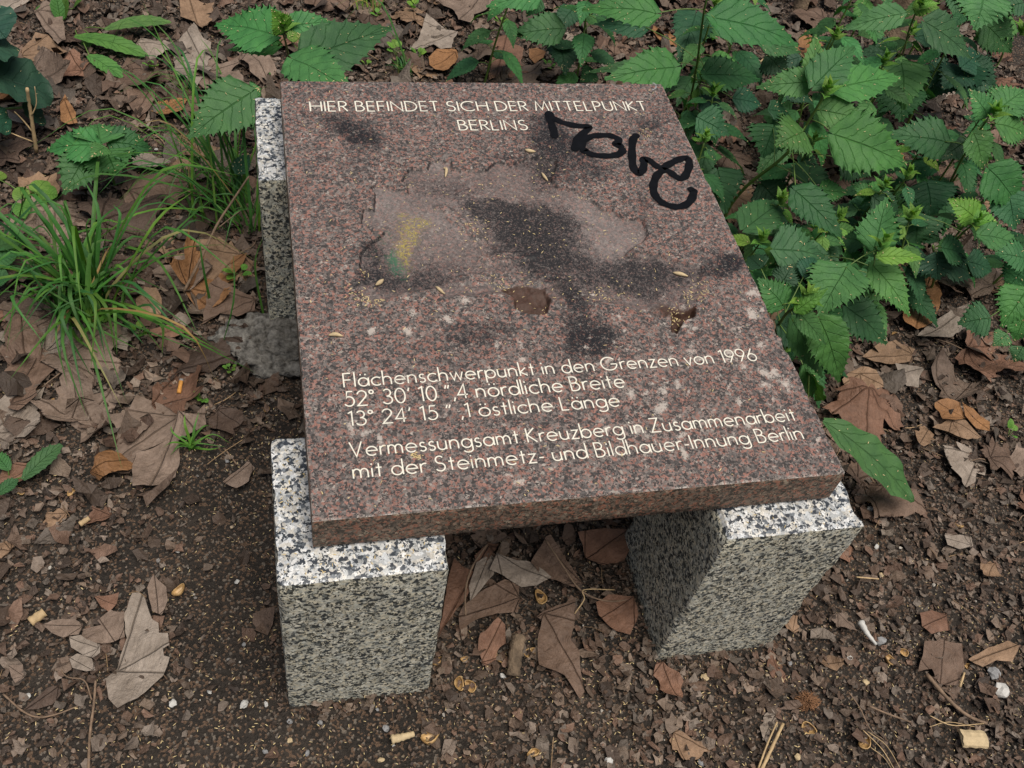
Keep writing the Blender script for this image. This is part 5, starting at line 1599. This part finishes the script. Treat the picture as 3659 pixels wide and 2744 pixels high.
GT = [(.052, .155, .034), (.038, .118, .036), (.082, .195, .034)]
tuft('big dense tuft of long grass on the left, blades drooping over the litter', ('r4', 610, 400), 105, .07, (.08, .40), (10, 350), .0085, GT,
     [('r4', 560, 380, 590, 1005, .015, .10, .007), ('r4', 590, 390, 780, 985, .015, .09, .006), ('r4', 600, 380, 335, 930, .02, .10, .006), ('r4', 540, 400, 250, 720, .02, .09, .006), ('r4', 570, 400, 430, 560, .03, .10, .010),
      ('r4', 560, 360, -20, 340, .08, .12, .008), ('r4', 560, 370, 20, 200, .10, .12, .007), ('r4', 520, 390, 60, 620, .03, .10, .007), ('r4', 610, 380, 350, -40, .20, .10, .008), ('r4', 600, 380, 470, -160, .22, .12, .008),
      ('r4', 620, 380, 560, -250, .24, .1, .008), ('r4', 650, 390, 700, -260, .24, .1, .007), ('r4', 690, 390, 760, -180, .22, .1, .006), ('r4', 640, 380, 250, -240, .22, .12, .008), ('r4', 600, 380, 130, -60, .14, .14, .009),
      ('r4', 700, 420, 1130, 470, .02, .05, .006), ('r4', 700, 420, 1330, 610, .015, .05, .006), ('r4', 680, 420, 960, 620, .012, .06, .006), ('r1', 620, 2050, 300, 1350, .10, .18, .009), ('r1', 640, 2050, 100, 1500, .05, .2, .010),
      ('r1', 640, 2060, 790, 1300, .22, .08, .009), ('r1', 620, 2050, 1090, 1180, .24, .10, .008), ('r1', 650, 2050, 960, 1420, .2, .10, .008), ('r1', 620, 2060, 610, 1140, .22, .06, .010), ('r1', 600, 2060, 260, 1360, .2, .05, .011)], rise=(.12, .70))
tuft('tall thin grass leaning away from the back left foot', ('r1', 1520, 1420), 72, .085, (.10, .40), (50, 230), .0060, GT,
     [('r1', 1480, 1180, 960, 70, .20, .05, .005), ('r1', 1500, 1250, 690, 520, .22, .16, .005), ('r1', 1500, 1280, 680, 640, .16, .16, .005), ('r1', 1480, 1300, 890, 750, .15, .12, .006), ('r1', 1520, 1350, 1150, 1100, .06, .16, .007),
      ('r1', 1500, 1380, 240, 850, .12, .14, .005), ('r1', 1450, 1350, 600, 440, .24, .14, .004), ('r1', 1620, 1400, 1120, 540, .26, .06, .006), ('r1', 1640, 1400, 1230, 640, .22, .05, .006), ('r1', 1560, 1400, 1010, 870, .2, .05, .007),
      ('r1', 1480, 1380, 560, 1200, .08, .10, .007), ('r1', 1500, 1420, 380, 1330, .08, .12, .008), ('r1', 1540, 1450, 900, 1440, .05, .06, .006), ('r1', 1600, 1480, 1280, 1350, .04, .04, .006), ('r4', 1440, 660, 1530, -40, .20, .02, .005),
      ('r4', 1390, 360, 1350, -120, .16, .02, .006), ('r4', 1740, 430, 1710, -80, .18, .02, .005), ('r4', 830, 20, 1330, 610, .012, .05, .008)], rise=(.35, .85))
tuft('small bright sprig of grass growing through the big lobed leaf', ('r4', 1270, 1310), 10, .008, (.03, .075), (-30, 220), .0045, [(.09, .22, .04), (.07, .19, .04)],
     [('r4', 1270, 1310, 1100, 1130, .03, .02, .005), ('r4', 1270, 1310, 1200, 1050, .06, .02, .006), ('r4', 1275, 1310, 1295, 1050, .06, .01, .006), ('r4', 1280, 1310, 1440, 1330, .015, .012, .005)])
tuft('pale yellowish grass tuft at the top edge left of the slab corner', ('r2', 200, 110), 34, .04, (.05, .15), (10, 200), .0040, [(.12, .24, .04), (.09, .2, .035)], rise=(.4, .9))
tuft('loose grass with two long blades arching behind the back left slab corner', ('r2', 450, 530), 30, .018, (.03, .07), (40, 170), .004, GT, [('r2', 450, 540, 0, 150, .10, .14, .0065), ('r2', 500, 550, 230, 200, .14, .06, .006), ('r1', 1790, 640, 1760, 500, .06, .02, .005), ('r1', 1800, 640, 1790, 510, .05, .03, .005)])
tuft('wispy grass at the top left behind the dandelion rosette', ('r1', 1290, 700), 8, .03, (.1, .25), (90, 200), .004, GT, [('r1', 1320, 700, 900, 20, .16, .02, .006), ('r1', 1300, 680, 700, 430, .08, .16, .005), ('r1', 1480, 560, 1300, 240, .1, .02, .004)])
tuft('few grass blades at the far left edge beside the yellow green herb', ('r1', 40, 1700), 14, .03, (.06, .18), (0, 180), .006, GT)

# ------------------------------------------------------------------ chaff on everything
allp = np.vstack(CHAFF + [np.array(CHAFF_LEAF)])
V, F_ = chaff(allp, rc)
tag(mk('seed_chaff', V, F_, M_CHAFF, smooth=False), 'straw coloured seed chaff strewn over slab, leaves and soil', 'seed chaff', kind='stuff')

# ------------------------------------------------------------------ small things on the ground
def lump(name, p, size, mat, rs, label, cat, group=None, squash=.6, rough=.25, sub=2, parent=None):
    bm = bmesh.new()
    bmesh.ops.create_icosphere(bm, subdivisions=sub, radius=.5)
    o_ = Vector(rs.uniform(0, 40, 3))
    sx, sy, sz = size, size * rs.uniform(.65, 1), size * squash
    for v in bm.verts:
        n = v.co.normalized()
        k = 1 + rough * 2 * mnoise.noise(n * 1.6 + o_) + rough * .7 * mnoise.noise(n * 4 + o_)
        v.co = Vector((n.x * sx * .5 * k, n.y * sy * .5 * k, n.z * sz * .5 * k))
    for f in bm.faces:
        f.smooth = sub > 2
    me = bpy.data.meshes.new(name)
    bm.to_mesh(me)
    bm.free()
    me.materials.append(mat)
    o = bpy.data.objects.new(name, me)
    z = float(ground_z(p[0], p[1]))
    o.location = (p[0], p[1], z + sz * .25 + .004)
    o.rotation_euler = (rs.normal(0, .2), rs.normal(0, .2), rs.uniform(0, 6.28))
    COL.objects.link(o)
    return tag(o, label, cat, group)


ro = np.random.default_rng(12)
PEB = [('r7', 1532, 1258, .017, 'w', 'largest white pebble on bare soil at the foot of the front left foot'), ('r7', 1672, 1257, .010, 'w', 'smaller pale pebble just right of the largest white one'), ('r7', 1088, 1258, .013, 'w', 'white pebble right below the tip of the broad cracked leaf'),
       ('r7', 1113, 295, .009, 'w', 'lone white chip on soil above the amber husk'), ('r7', 1488, 488, .009, 'w', 'white bit on soil beside the front left foot, near its top'), ('r7', 1315, 1178, .010, 'w', 'whitish pebble above the largest white one'),
       ('r7', 1820, 1365, .010, 'g', 'pinkish grey pebble just below the front left foot'), ('r7', 2010, 1368, .010, 'g', 'bluish grey pebble below the front left foot'), ('r7', 1665, 1553, .010, 'g', 'pale grey pebble near the bottom edge, left of the amber grain'), ('r7', 175, 1215, .012, 'w', 'white pebble in the bottom left corner near the dry stalk'),
       ('r7', 1820, 1480, .009, 'y', 'ochre grain below the front left foot'), ('r7', 1930, 1555, .011, 'g', 'grey tan pebble at the bottom edge below the front left foot'), ('r7', 1530, 880, .008, 'g', 'blue grey pebble on bare soil, left of the front left foot'),
       ('r8', 1050, 1070, .012, 'w', 'white pebble beside the dark stick in the gap'), ('r8', 1715, 1615, .017, 'w', 'large whitish flake at the bottom centre edge'), ('r8', 318, 1398, .012, 'g', 'slate coloured pebble in front of the front left foot'), ('r8', 365, 1515, .007, 'w', 'tiny pale pebble under the white wood splinter'), ('r8', 285, 1600, .012, 'y', 'cream pebble at the bottom edge left of centre'),
       ('r8', 262, 1285, .007, 'g', 'grey grain just below the front left foot'), ('r9', 1298, 255, .014, 'w', 'white angular chip right of the front right foot'), ('r9', 1250, 25, .013, 'w', 'white chip behind the front right foot, near the wavy leaf'), ('r9', 1330, 430, .011, 'y', 'round tan pebble right of the front right foot'),
       ('r9', 1325, 848, .022, 'g', 'round brownish stone next to the bleached splinter'), ('r9', 1132, 950, .012, 'w', 'light grey pebble below the bleached splinter'), ('r9', 760, 985, .010, 'g', 'blue grey pebble below the front right foot'), ('r9', 680, 988, .012, 'y', 'cream bit left of the blue grey pebble'), ('r9', 215, 1080, .016, 'y', 'sandy pebble under the gap between the feet'),
       ('r9', 695, 1098, .012, 'y', 'tan pebble above the brown seed ball'), ('r9', 20, 1355, .012, 'y', 'yellow white pebble at the bottom centre'), ('r9', 1235, 1105, .013, 'y', 'flat beige chip right of the brown seed ball'), ('r9', 800, 1585, .014, 'y', 'cream pebble at the bottom edge right of the straw'), ('r9', 2085, 1160, .030, 'w', 'big speckled white lump at the right edge above the wood chip'),
       ('r9', 2040, 1050, .026, 'g', 'grey lump right above the speckled white lump'), ('r9', 180, 1625, .013, 'g', 'dark slate pebble at the bottom edge'), ('r9', 655, 1182, .008, 'w', 'small white bit left of the brown seed ball'), ('r4', 1760, 780, .008, 'w', 'white bit on dark soil below the broken concrete'), ('r4', 1500, 1390, .009, 'g', 'grey bit on dark soil left of the front left foot top'), ('r4', 1245, 118, .008, 'w', 'white petal like bit beside the pale upright stem'), ('r4', 1468, 320, .009, 'w', 'white bit on the folded leaf by the back left foot'), ('r1', 1035, 1012, .010, 'w', 'white bit held among the grass stalks')]
for w, x, y, s, m, lab in PEB:
    lump('pebble', at(w, x, y, .006), s * .95, {'w': M_WHITE, 'g': M_GREYP, 'y': M_WOOD}[m], ro, lab, 'pebble', 'pebbles in the soil', sub=2, rough=.22)
# anonymous grit
gp = []
for _ in range(420):
    x, y = ro.uniform(-.9, 1.5), ro.uniform(-1.45, -.2)
    if not in_feet(x, y, .01):
        gp.append((x, y))
bf = Buf()
for x, y in gp:
    r = .0016 * (2.2 ** ro.random()) * ro.uniform(.8, 1.3)
    z = float(ground_z(x, y)) + .004
    bm = bmesh.new()
    bmesh.ops.create_icosphere(bm, subdivisions=1, radius=r)
    V = np.array([v.co for v in bm.verts]) * ro.uniform(.6, 1.2, 3) + ro.normal(0, r * .12, (len(bm.verts), 3)) + np.array((x, y, z))
    F_ = [tuple(v.index for v in f.verts) for f in bm.faces]
    bm.free()
    bf.add(V, F_, None, np.array(((.40, .38, .34), (.20, .19, .18), (.30, .24, .17), (.13, .10, .08))[int(ro.integers(0, 4))]))
tag(bf.build('grit', M_FRAG, smooth=False), 'fine pale grit scattered in the soil', 'grit', kind='stuff')

# broken concrete under the back left foot
bm = bmesh.new()
bmesh.ops.create_icosphere(bm, subdivisions=5, radius=1)
c0 = at('r4', 1760, 610, .02)
for v in bm.verts:
    n = v.co.normalized()
    k = 1 + .35 * mnoise.noise(n * 1.7 + Vector((3, 1, 0))) + .16 * mnoise.noise(n * 5) + .06 * mnoise.noise(n * 14)
    v.co = Vector((n.x * .125 * k, n.y * .078 * k, n.z * .030 * k + .016 * mnoise.noise(n * 6 + Vector((9, 0, 0))) + .010 * mnoise.noise(n * 15)))
for f in bm.faces:
    f.smooth = True
me = bpy.data.meshes.new('broken_concrete')
bm.to_mesh(me)
bm.free()
me.materials.append(M_CONC)
o = bpy.data.objects.new('broken_concrete', me)
o.location = (c0[0] + .03, c0[1] + .01, .012)
COL.objects.link(o)
tag(o, 'rough grey lump of broken concrete at the base of the back left foot', 'concrete lump')


def stick(name, label, cat, pts, r0, r1, mat, n=7, knobs=(), group=None, wob=0.0):
    """pts: window positions with height"""
    P = []
    for w, x, y, z in pts:
        p = at(w, x, y, z)
        p[2] = max(p[2], float(ground_z(p[0], p[1])) + r0 * .6 + .003) if z < .03 else p[2]
        P.append(p)
    sl = np.array(spline(P, 6))
    if wob:
        sl[:, :2] += (np.random.default_rng(int(pts[0][1])).normal(0, wob, (len(sl), 2)))
    rr = np.linspace(r0, r1, len(sl)) * (1 + .12 * np.sin(np.arange(len(sl)) * 2.3))
    v, f = tube(sl, rr, n)
    bf = Buf()
    bf.add(v, f)
    for pts2, ra in knobs:
        Q = [at(*q) for q in pts2]
        v, f = tube(spline(Q, 4), np.linspace(ra, ra * .6, len(spline(Q, 4))), 5)
        bf.add(v, f)
    o = bf.build(name, mat, loc=sl[0])
    return tag(o, label, cat, group)


TW = 'twigs and dry stalks'
stick('twig', 'pale bare upright stem with side twigs beside the dark leaves, top left', 'twig', [('r1', 240, 1000, .02), ('r1', 215, 830, .09), ('r1', 195, 700, .14), ('r1', 178, 580, .19)], .0045, .0036, M_STRAW, group=TW,
      knobs=[([('r1', 225, 880, .07), ('r1', 150, 790, .10), ('r1', 95, 735, .12)], .0022), ([('r1', 210, 760, .12), ('r1', 240, 680, .15), ('r1', 228, 570, .19)], .0016), ([('r1', 220, 935, .06), ('r1', 130, 900, .08), ('r1', 60, 870, .08)], .0018)])
stick('twig', 'long pale leaning twig crossing the grass beside the back left foot', 'twig', [('r4', 1210, 265, .02), ('r4', 1330, 30, .07), ('r1', 1430, 1480, .11), ('r1', 1540, 1310, .15), ('r1', 1640, 1160, .19)], .0034, .0020, M_TWIG, group=TW, knobs=[([('r1', 1440, 1500, .11), ('r1', 1500, 1450, .12), ('r1', 1580, 1390, .13)], .0014)])
stick('stick', 'short thick dark stick lying in the gap between the front feet', 'stick', [('r8', 1150, 830, .03), ('r8', 1130, 940, .026), ('r8', 1115, 1080, .016)], .0125, .0115, M_BARK, n=10)
stick('dry_stalk', 'thin dark leaf stalk running down to the bottom edge, bottom left', 'stalk', [('r7', 555, 1680, .01), ('r7', 565, 1450, .012), ('r7', 590, 1250, .02), ('r7', 600, 1110, .03)], .0024, .0018, M_TWIG, group=TW,
      knobs=[([('r7', 575, 1230, .02), ('r7', 530, 1110, .024), ('r7', 430, 1090, .02), ('r7', 385, 1040, .015), ('r7', 420, 950, .012)], .0014)])
stick('dry_stalk', 'curved thin stalk in the bottom left corner', 'stalk', [('r7', 20, 1195, .01), ('r7', 140, 1300, .012), ('r7', 240, 1340, .012), ('r7', 360, 1320, .012), ('r7', 490, 1270, .01)], .0016, .0012, M_TWIG, group=TW)
stick('straw', 'long straw stem at the bottom edge, lower right', 'straw', [('r9', 560, 1680, .012), ('r9', 630, 1530, .014), ('r9', 700, 1380, .016)], .0032, .0026, M_STRAW, group=TW)
stick('straw', 'thinner straw stem just left of the long one, lower right', 'straw', [('r9', 545, 1660, .010), ('r9', 600, 1510, .012), ('r9', 662, 1370, .012)], .0018, .0014, M_STRAW, group=TW)
stick('twig', 'brown twig slanting across the litter in the lower right corner', 'twig', [('r9', 1600, 1070, .01), ('r9', 1740, 1230, .012), ('r9', 1860, 1330, .012), ('r9', 1980, 1380, .01)], .0040, .0026, M_TWIG, group=TW)
stick('twig', 'thin twig rising to the left from the twig tangle, lower right', 'twig', [('r9', 1240, 1270, .01), ('r9', 1360, 1320, .012), ('r9', 1500, 1370, .01)], .0020, .0016, M_TWIG, group=TW)
stick('dry_stalk', 'fine bent stalk below the brown seed ball, lower right', 'stalk', [('r9', 1110, 1180, .01), ('r9', 1180, 1280, .014), ('r9', 1250, 1420, .012), ('r9', 1330, 1480, .01)], .0012, .0008, M_TWIG, group=TW)
stick('straw', 'loose strands of dry grass at the bottom edge, lower right', 'straw', [('r9', 1200, 1420, .012), ('r9', 1320, 1540, .014), ('r9', 1400, 1670, .012)], .0009, .0007, M_STRAW, group=TW,
      knobs=[([('r9', 1230, 1430, .012), ('r9', 1350, 1520, .014), ('r9', 1440, 1670, .012)], .0008), ([('r9', 1250, 1530, .012), ('r9', 1330, 1590, .012), ('r9', 1380, 1660, .012)], .0007)])
stick('straw', 'pale straw tangle right of the thin twig, lower right', 'straw', [('r9', 1620, 1330, .012), ('r9', 1760, 1390, .016), ('r9', 1960, 1380, .012)], .0010, .0007, M_STRAW, group=TW, knobs=[([('r9', 1620, 1400, .012), ('r9', 1740, 1370, .014), ('r9', 1900, 1400, .012)], .0008)])
stick('straw', 'short straw right of the front right foot', 'straw', [('r9', 1160, 460, .01), ('r9', 1300, 472, .012)], .0016, .0012, M_STRAW, group=TW)
stick('straw', 'upright pale straw right of the big tattered leaf', 'straw', [('r9', 1810, 1150, .01), ('r9', 1838, 1060, .016)], .0022, .0018, M_STRAW, group=TW)
stick('twig', 'pale thin twig under the left front nettles at the top right', 'twig', [('r3', 490, 445, .06), ('r3', 640, 315, .10)], .0028, .0022, M_STRAW, group=TW)
stick('twig', 'leaning pale twig tip among the nettles at the top right', 'twig', [('r3', 720, 230, .12), ('r3', 860, 400, .08)], .0022, .0014, M_STRAW, group=TW)
stick('dry_stalk', 'leaf stalk lying across the leaves in the gap between the front feet', 'stalk', [('r8', 950, 255, .05), ('r8', 860, 390, .045), ('r8', 815, 540, .035), ('r8', 815, 700, .02)], .0020, .0016, M_TWIG, group=TW)
stick('dry_stalk', 'long stalk of the leaf under the front edge of the slab', 'stalk', [('r8', 1320, 230, .06), ('r8', 1420, 380, .05), ('r8', 1540, 545, .03), ('r8', 1700, 610, .024), ('r8', 1880, 600, .02)], .0020, .0014, M_TWIG, group=TW)
stick('straw', 'bright thin straw in the gap beside the front right foot', 'straw', [('r8', 1500, 690, .02), ('r8', 1560, 600, .03), ('r8', 1560, 540, .035), ('r8', 1750, 540, .03)], .0012, .0010, M_STRAW, group=TW)
stick('wood_stick', 'short pale piece of twig at the left edge of the bare soil', 'stick', [('r7', 190, 745, .01), ('r7', 280, 680, .012)], .0085, .0075, M_STRAW, n=8)
stick('wood_stick', 'pale broken twig on the litter, upper left of the bare soil', 'stick', [('r7', 500, 130, .01), ('r7', 560, 90, .012)], .005, .0045, M_STRAW, n=8)
stick('wood_stick', 'stub of pale wood at the foot of the big grass tuft', 'stick', [('r4', 525, 690, .008), ('r4', 530, 610, .02)], .009, .008, M_STRAW, n=8)
stick('straw', 'pale straw on the litter under the big grass tuft', 'straw', [('r4', 140, 490, .01), ('r4', 210, 520, .012)], .0025, .002, M_STRAW, group=TW)
stick('dry_stalk', 'dry pale stalk below the big lobed leaf, near the front left foot', 'stalk', [('r4', 1480, 1300, .01), ('r4', 1560, 1400, .012)], .0020, .0016, M_TWIG, group=TW)
rt = np.random.default_rng(8)
bf = Buf()
for _ in range(380):
    x, y = rt.uniform(-1.1, 1.9), rt.uniform(-1.45, .9)
    if in_feet(x, y, .02) or (bare(x, y) > .5 and rt.random() < .8):
        continue
    a, L = rt.uniform(0, 6.28), rt.uniform(.02, .085)
    d = np.array((math.cos(a), math.sin(a)))
    P = [np.array((x, y)) + d * L * k + rt.normal(0, .003, 2) for k in (0, .5, 1)]
    P = [np.array((*p, float(ground_z(p[0], p[1])) + rt.uniform(.004, .015))) for p in P]
    v, f = tube(spline(P, 3), rt.uniform(.0005, .0013), 4, cap=False)
    bf.add(v, f, None, np.array(((.17, .115, .07), (.10, .065, .042), (.30, .21, .12))[int(rt.integers(0, 3))]) * rt.uniform(.8, 1.2))
tag(bf.build('twig_debris', M_FRAG), 'thin broken stalks and rootlets mixed through the litter', 'twig debris', kind='stuff')

# cigarette end, wood chip, husks, seed ball
def cyl_thing(name, label, cat, p0, p1, r, parts, group=None):
    """parts: name, from, to, material along the axis"""
    p0, p1 = np.asarray(p0), np.asarray(p1)
    root = empty(name, p0)
    for nm, a, b, m in parts:
        ks = np.linspace(a, b, 5)
        P = [p0 + (p1 - p0) * k for k in ks]
        v, f = tube(P, [r * (.97 + .06 * math.sin(k * 9)) for k in ks], 12)
        bf = Buf()
        bf.add(v, f)
        bf.build(nm, m, root, p0)
    return tag(root, label, cat, group)


g0, g1 = at('r4', 1195, 840, .016), at('r4', 1178, 930, .012)
cyl_thing('cigarette_butt', 'orange cigarette end with grey ash tip above the big lobed leaf', 'cigarette end', g0, g1, .0042, [('ash_tip', 0, .14, M_GREYP), ('filter', .14, 1, M_FILTER)])
# split piece of wood
a0, a1 = at('r9', 1815, 1470, .012), at('r9', 1970, 1478, .012)
ax = (a1 - a0)
nrm = np.array((-ax[1], ax[0], 0)) / np.linalg.norm(ax)
V, F_ = [], []
for i in range(9):
    k = i / 8
    c = a0 + ax * k
    for j in range(7):
        th = math.pi * j / 6
        rr = .0155 * (1 + .05 * math.sin(i * 2 + j))
        V.append(c + nrm * rr * math.cos(th) * 1.0 + np.array((0, 0, rr * .55 * math.sin(th) - .001)) + ax * (.03 * math.sin(j * 2.7) if i in (0,) else 0))
for i in range(8):
    for j in range(6):
        F_.append((i * 7 + j, i * 7 + j + 1, (i + 1) * 7 + j + 1, (i + 1) * 7 + j))
F_ += [tuple(range(7)), tuple(range(56, 63))[::-1]]
tag(mk('wood_chip', V, F_, M_WOOD, smooth=False, loc=a0), 'pale yellow chip of wood in the bottom right corner', 'wood chip')
stick('wood_splinter', 'bleached spoon shaped splinter right below the front right foot', 'splinter', [('r9', 1185, 740, .014), ('r9', 1225, 810, .014), ('r9', 1285, 885, .010)], .0068, .0025, M_WHITE, n=8)
stick('wood_splinter', 'whitish rough wood splinter in front of the front left foot', 'splinter', [('r8', 350, 1480, .012), ('r8', 420, 1465, .014), ('r8', 490, 1445, .012)], .0075, .0045, M_WOOD, n=8)


def husk(label, w, x, y, size, rs, open_=.9, mat=None):
    g = at(w, x, y, .008)
    g[2] = float(ground_z(g[0], g[1])) + size * .25 + .003
    V, F_ = [], []
    nu, nv = 10, 14
    rot = Matrix.Rotation(rs.uniform(0, 6.28), 3, 'Z') @ Matrix.Rotation(rs.uniform(-.7, .7), 3, 'X')
    for i in range(nu + 1):
        th = open_ * math.pi * .62 * i / nu
        for j in range(nv):
            ph = 2 * math.pi * j / nv
            r = size * .5 * (1 + .10 * math.sin(ph * 3 + 1) + (.08 * math.sin(ph * 7) if i == nu else 0))
            p = Vector((r * math.sin(th) * math.cos(ph) * 1.25, r * math.sin(th) * math.sin(ph) * .85, -r * math.cos(th) * .8))
            V.append(g + np.array(rot @ p))
    for i in range(nu):
        for j in range(nv):
            F_.append((i * nv + j, i * nv + (j + 1) % nv, (i + 1) * nv + (j + 1) % nv, (i + 1) * nv + j))
    o = mk('seed_husk', V, F_, mat or M_HUSK, loc=g)
    m = o.modifiers.new('shell', 'SOLIDIFY')
    m.thickness = size * .07
    return tag(o, label, 'seed husk', 'seed husks')


for w, x, y, s, lab in (('r7', 1120, 540, .021, 'glossy amber seed husk on bare soil left of the front left foot'), ('r8', 595, 1450, .026, 'large furry looking brown husk in front of the front left foot'), ('r8', 1290, 575, .024, 'golden brown husk among leaves in the gap'), ('r8', 780, 1110, .020, 'yellow husk beside the lower edge of the front left foot'),
                        ('r8', 850, 1130, .019, 'greenish yellow husk in the mouth of the gap'), ('r8', 810, 955, .011, 'small pale cup shaped husk in the gap'), ('r8', 640, 970, .016, 'brown husk touching the front left foot edge'), ('r8', 1220, 935, .019, 'yellowish husk right of the dark stick'), ('r8', 1045, 965, .018, 'cream torn husk left of the dark stick'),
                        ('r8', 1245, 1550, .017, 'tan oval husk at the bottom centre'), ('r9', 870, 1400, .022, 'split brown husk under the brown seed ball'), ('r9', 1220, 1490, .023, 'pale split husk at the bottom edge, lower right'), ('r9', 1475, 915, .015, 'yellow husk right of the round brownish stone'), ('r9', 1390, 955, .019, 'flat ochre husk below the round brownish stone'),
                        ('r4', 1280, 830, .016, 'beige split husk beside the cigarette end'), ('r4', 1755, 1030, .012, 'yellowish husk on dark soil near the front left foot'), ('r4', 155, 858, .011, 'yellow husk on the litter under the big grass tuft'), ('r4', 335, 965, .011, 'pale ring shaped husk on the litter, far left'), ('r4', 125, 1550, .015, 'orange husk at the left edge by the rusty leaf'), ('r4', 460, 1560, .014, 'amber husk below the big lobed leaf'),
                        ('r6', 1410, 508, .017, 'light yellow husk below the drooping nettle leaves'), ('r6', 1255, 1540, .015, 'golden curled husk below the wavy edged leaf'), ('r9', 1820, 115, .015, 'pale twisted husk right of the front right foot'), ('r9', 1890, 1000, .014, 'orange husk under the large tan leaf at the right')):
    husk(lab, w, x, y, s, ro)

g = at('r9', 865, 1225, .012)
g[2] = float(ground_z(g[0], g[1])) + .008
bf = Buf()
for k in range(230):
    u = ro.normal(0, 1, 3)
    u /= np.linalg.norm(u)
    u[2] = abs(u[2])
    e = g + u * np.array((.027, .020, .012)) * ro.uniform(.75, 1.1)
    b = g + u * .005 + ro.normal(0, .004, 3) * np.array((1, 1, .3))
    v, f = tube([b, (b + e) / 2 + ro.normal(0, .0012, 3), e], [.0005, .0008, .0003], 4)
    bf.add(v, f)
tag(bf.build('seed_ball', M_CONE, loc=g), 'flattened fibrous brown plane tree seed ball, lower right of centre', 'seed ball')

# twisted dry bud scales lying on the slab
def scale_on(label, pts, r):
    P = [np.array((*sp(*q), 0)) for q in pts]
    sl = np.array(spline(P, 5))
    sl[:, 2] = slab_h(sl[:, 0], sl[:, 1]) + r * .9
    k = np.linspace(0, 1, len(sl))
    v, f = tube(sl, r * (.25 + np.sin(k * math.pi) * .75), 6)
    bf = Buf()
    bf.add(v, f)
    tag(bf.build('bud_scale', M_WOOD, loc=sl[0]), label, 'bud scale', 'dry bud scales on the slab')


scale_on('tan bud scale between the heading and the map relief', [('A', 1850, 578), ('A', 1880, 588), ('A', 1925, 594)], .0036)
scale_on('hook shaped bud scale at the upper rim of the relief', [('A', 1270, 685), ('A', 1290, 690), ('A', 1290, 720), ('A', 1283, 750)], .0030)
scale_on('slanting bud scale at the upper right of the relief', [('A', 1975, 715), ('A', 1995, 745), ('A', 2018, 775)], .0028)
scale_on('tan bud scale in the lower left corner of the relief', [('C', 385, 225), ('C', 415, 205), ('C', 440, 182)], .0038)
scale_on('long bud scale pointing down at the lower rim of the relief', [('C', 812, 248), ('C', 840, 275), ('C', 880, 300)], .0026)
scale_on('flat bud scale near the left edge above the inscription', [('C', 48, 605), ('C', 95, 598), ('C', 150, 612)], .0034)
scale_on('pale bud scale on the right part of the relief', [('B', 1215, 1435), ('B', 1260, 1445), ('B', 1320, 1465)], .0036)

# pink petal, bird mess at the slab corner
g = at('r4', 1555, 500, .02)
bf = Buf()
blade_leaf(bf, g, g + np.array((.010, -.018, .004)), .012, (1, 1, 1), ro, teeth=3, amp=.05, prof=ROUND_W, quilt=.2)
tag(bf.build('petal', M_PETAL, loc=g), 'tiny pink petal on dark soil beside the broken concrete', 'petal')
bf = Buf()
ring_ = [sp('B', 1058 + 30 * math.cos(t), 120 + 24 * math.sin(t)) for t in np.linspace(-1.5, 1.7, 14)]
v, f = ribbon(ring_, .0042)
for i in range(len(v) // 2):
    m = (v[2 * i] + v[2 * i + 1]) / 2
    k = .25 + .75 * abs(math.sin(i * 1.9))
    v[2 * i], v[2 * i + 1] = m + (v[2 * i] - m) * k, m + (v[2 * i + 1] - m) * k
bf.add(np.column_stack([v, np.full(len(v), ZS + .0012)]), f)
tag(bf.build('bird_dropping', M_GREYP), 'white smear of bird dropping at the back right corner of the slab', 'bird dropping')


# ------------------------------------------------------------------ bark among the nettles
def trunk(name, label, cat, w, x, y, r, h, lean, rs):
    g = at(w, x, y, 0)
    g[2] = -.03
    root = empty(name, g)
    V, F_ = [], []
    n, m = 40, 18
    for i in range(m + 1):
        k = i / m
        c = g + np.array((lean[0] * k, lean[1] * k, h * k))
        for j in range(n):
            th = 2 * math.pi * j / n
            d = Vector((math.cos(th), math.sin(th), 0))
            q = r * (1.25 - .25 * min(1, k * 3)) * (1 + .10 * mnoise.noise(d * 2 + Vector((0, 0, k * 2))) + .10 * abs(mnoise.noise(Vector((th * 4.5, k * h * 16, r * 10)))))
            V.append(c + np.array((d.x * q, d.y * q, 0)))
    for i in range(m):
        for j in range(n):
            F_.append((i * n + j, i * n + (j + 1) % n, (i + 1) * n + (j + 1) % n, (i + 1) * n + j))
    F_.append(tuple(range(m * n, (m + 1) * n)))
    mk('trunk', V, F_, M_BARK, root, loc=g)
    return tag(root, label, cat)


trunk('tree_stump', 'bark covered stump behind the nettles at the top right', 'tree stump', 'r3', 1375, 250, .085, .20, (.02, .05), ro)
trunk('shrub_stem', 'pale thin woody stem at the top edge behind the nettles', 'shrub', 'r3', 790, 120, .020, .75, (.03, .18), ro)
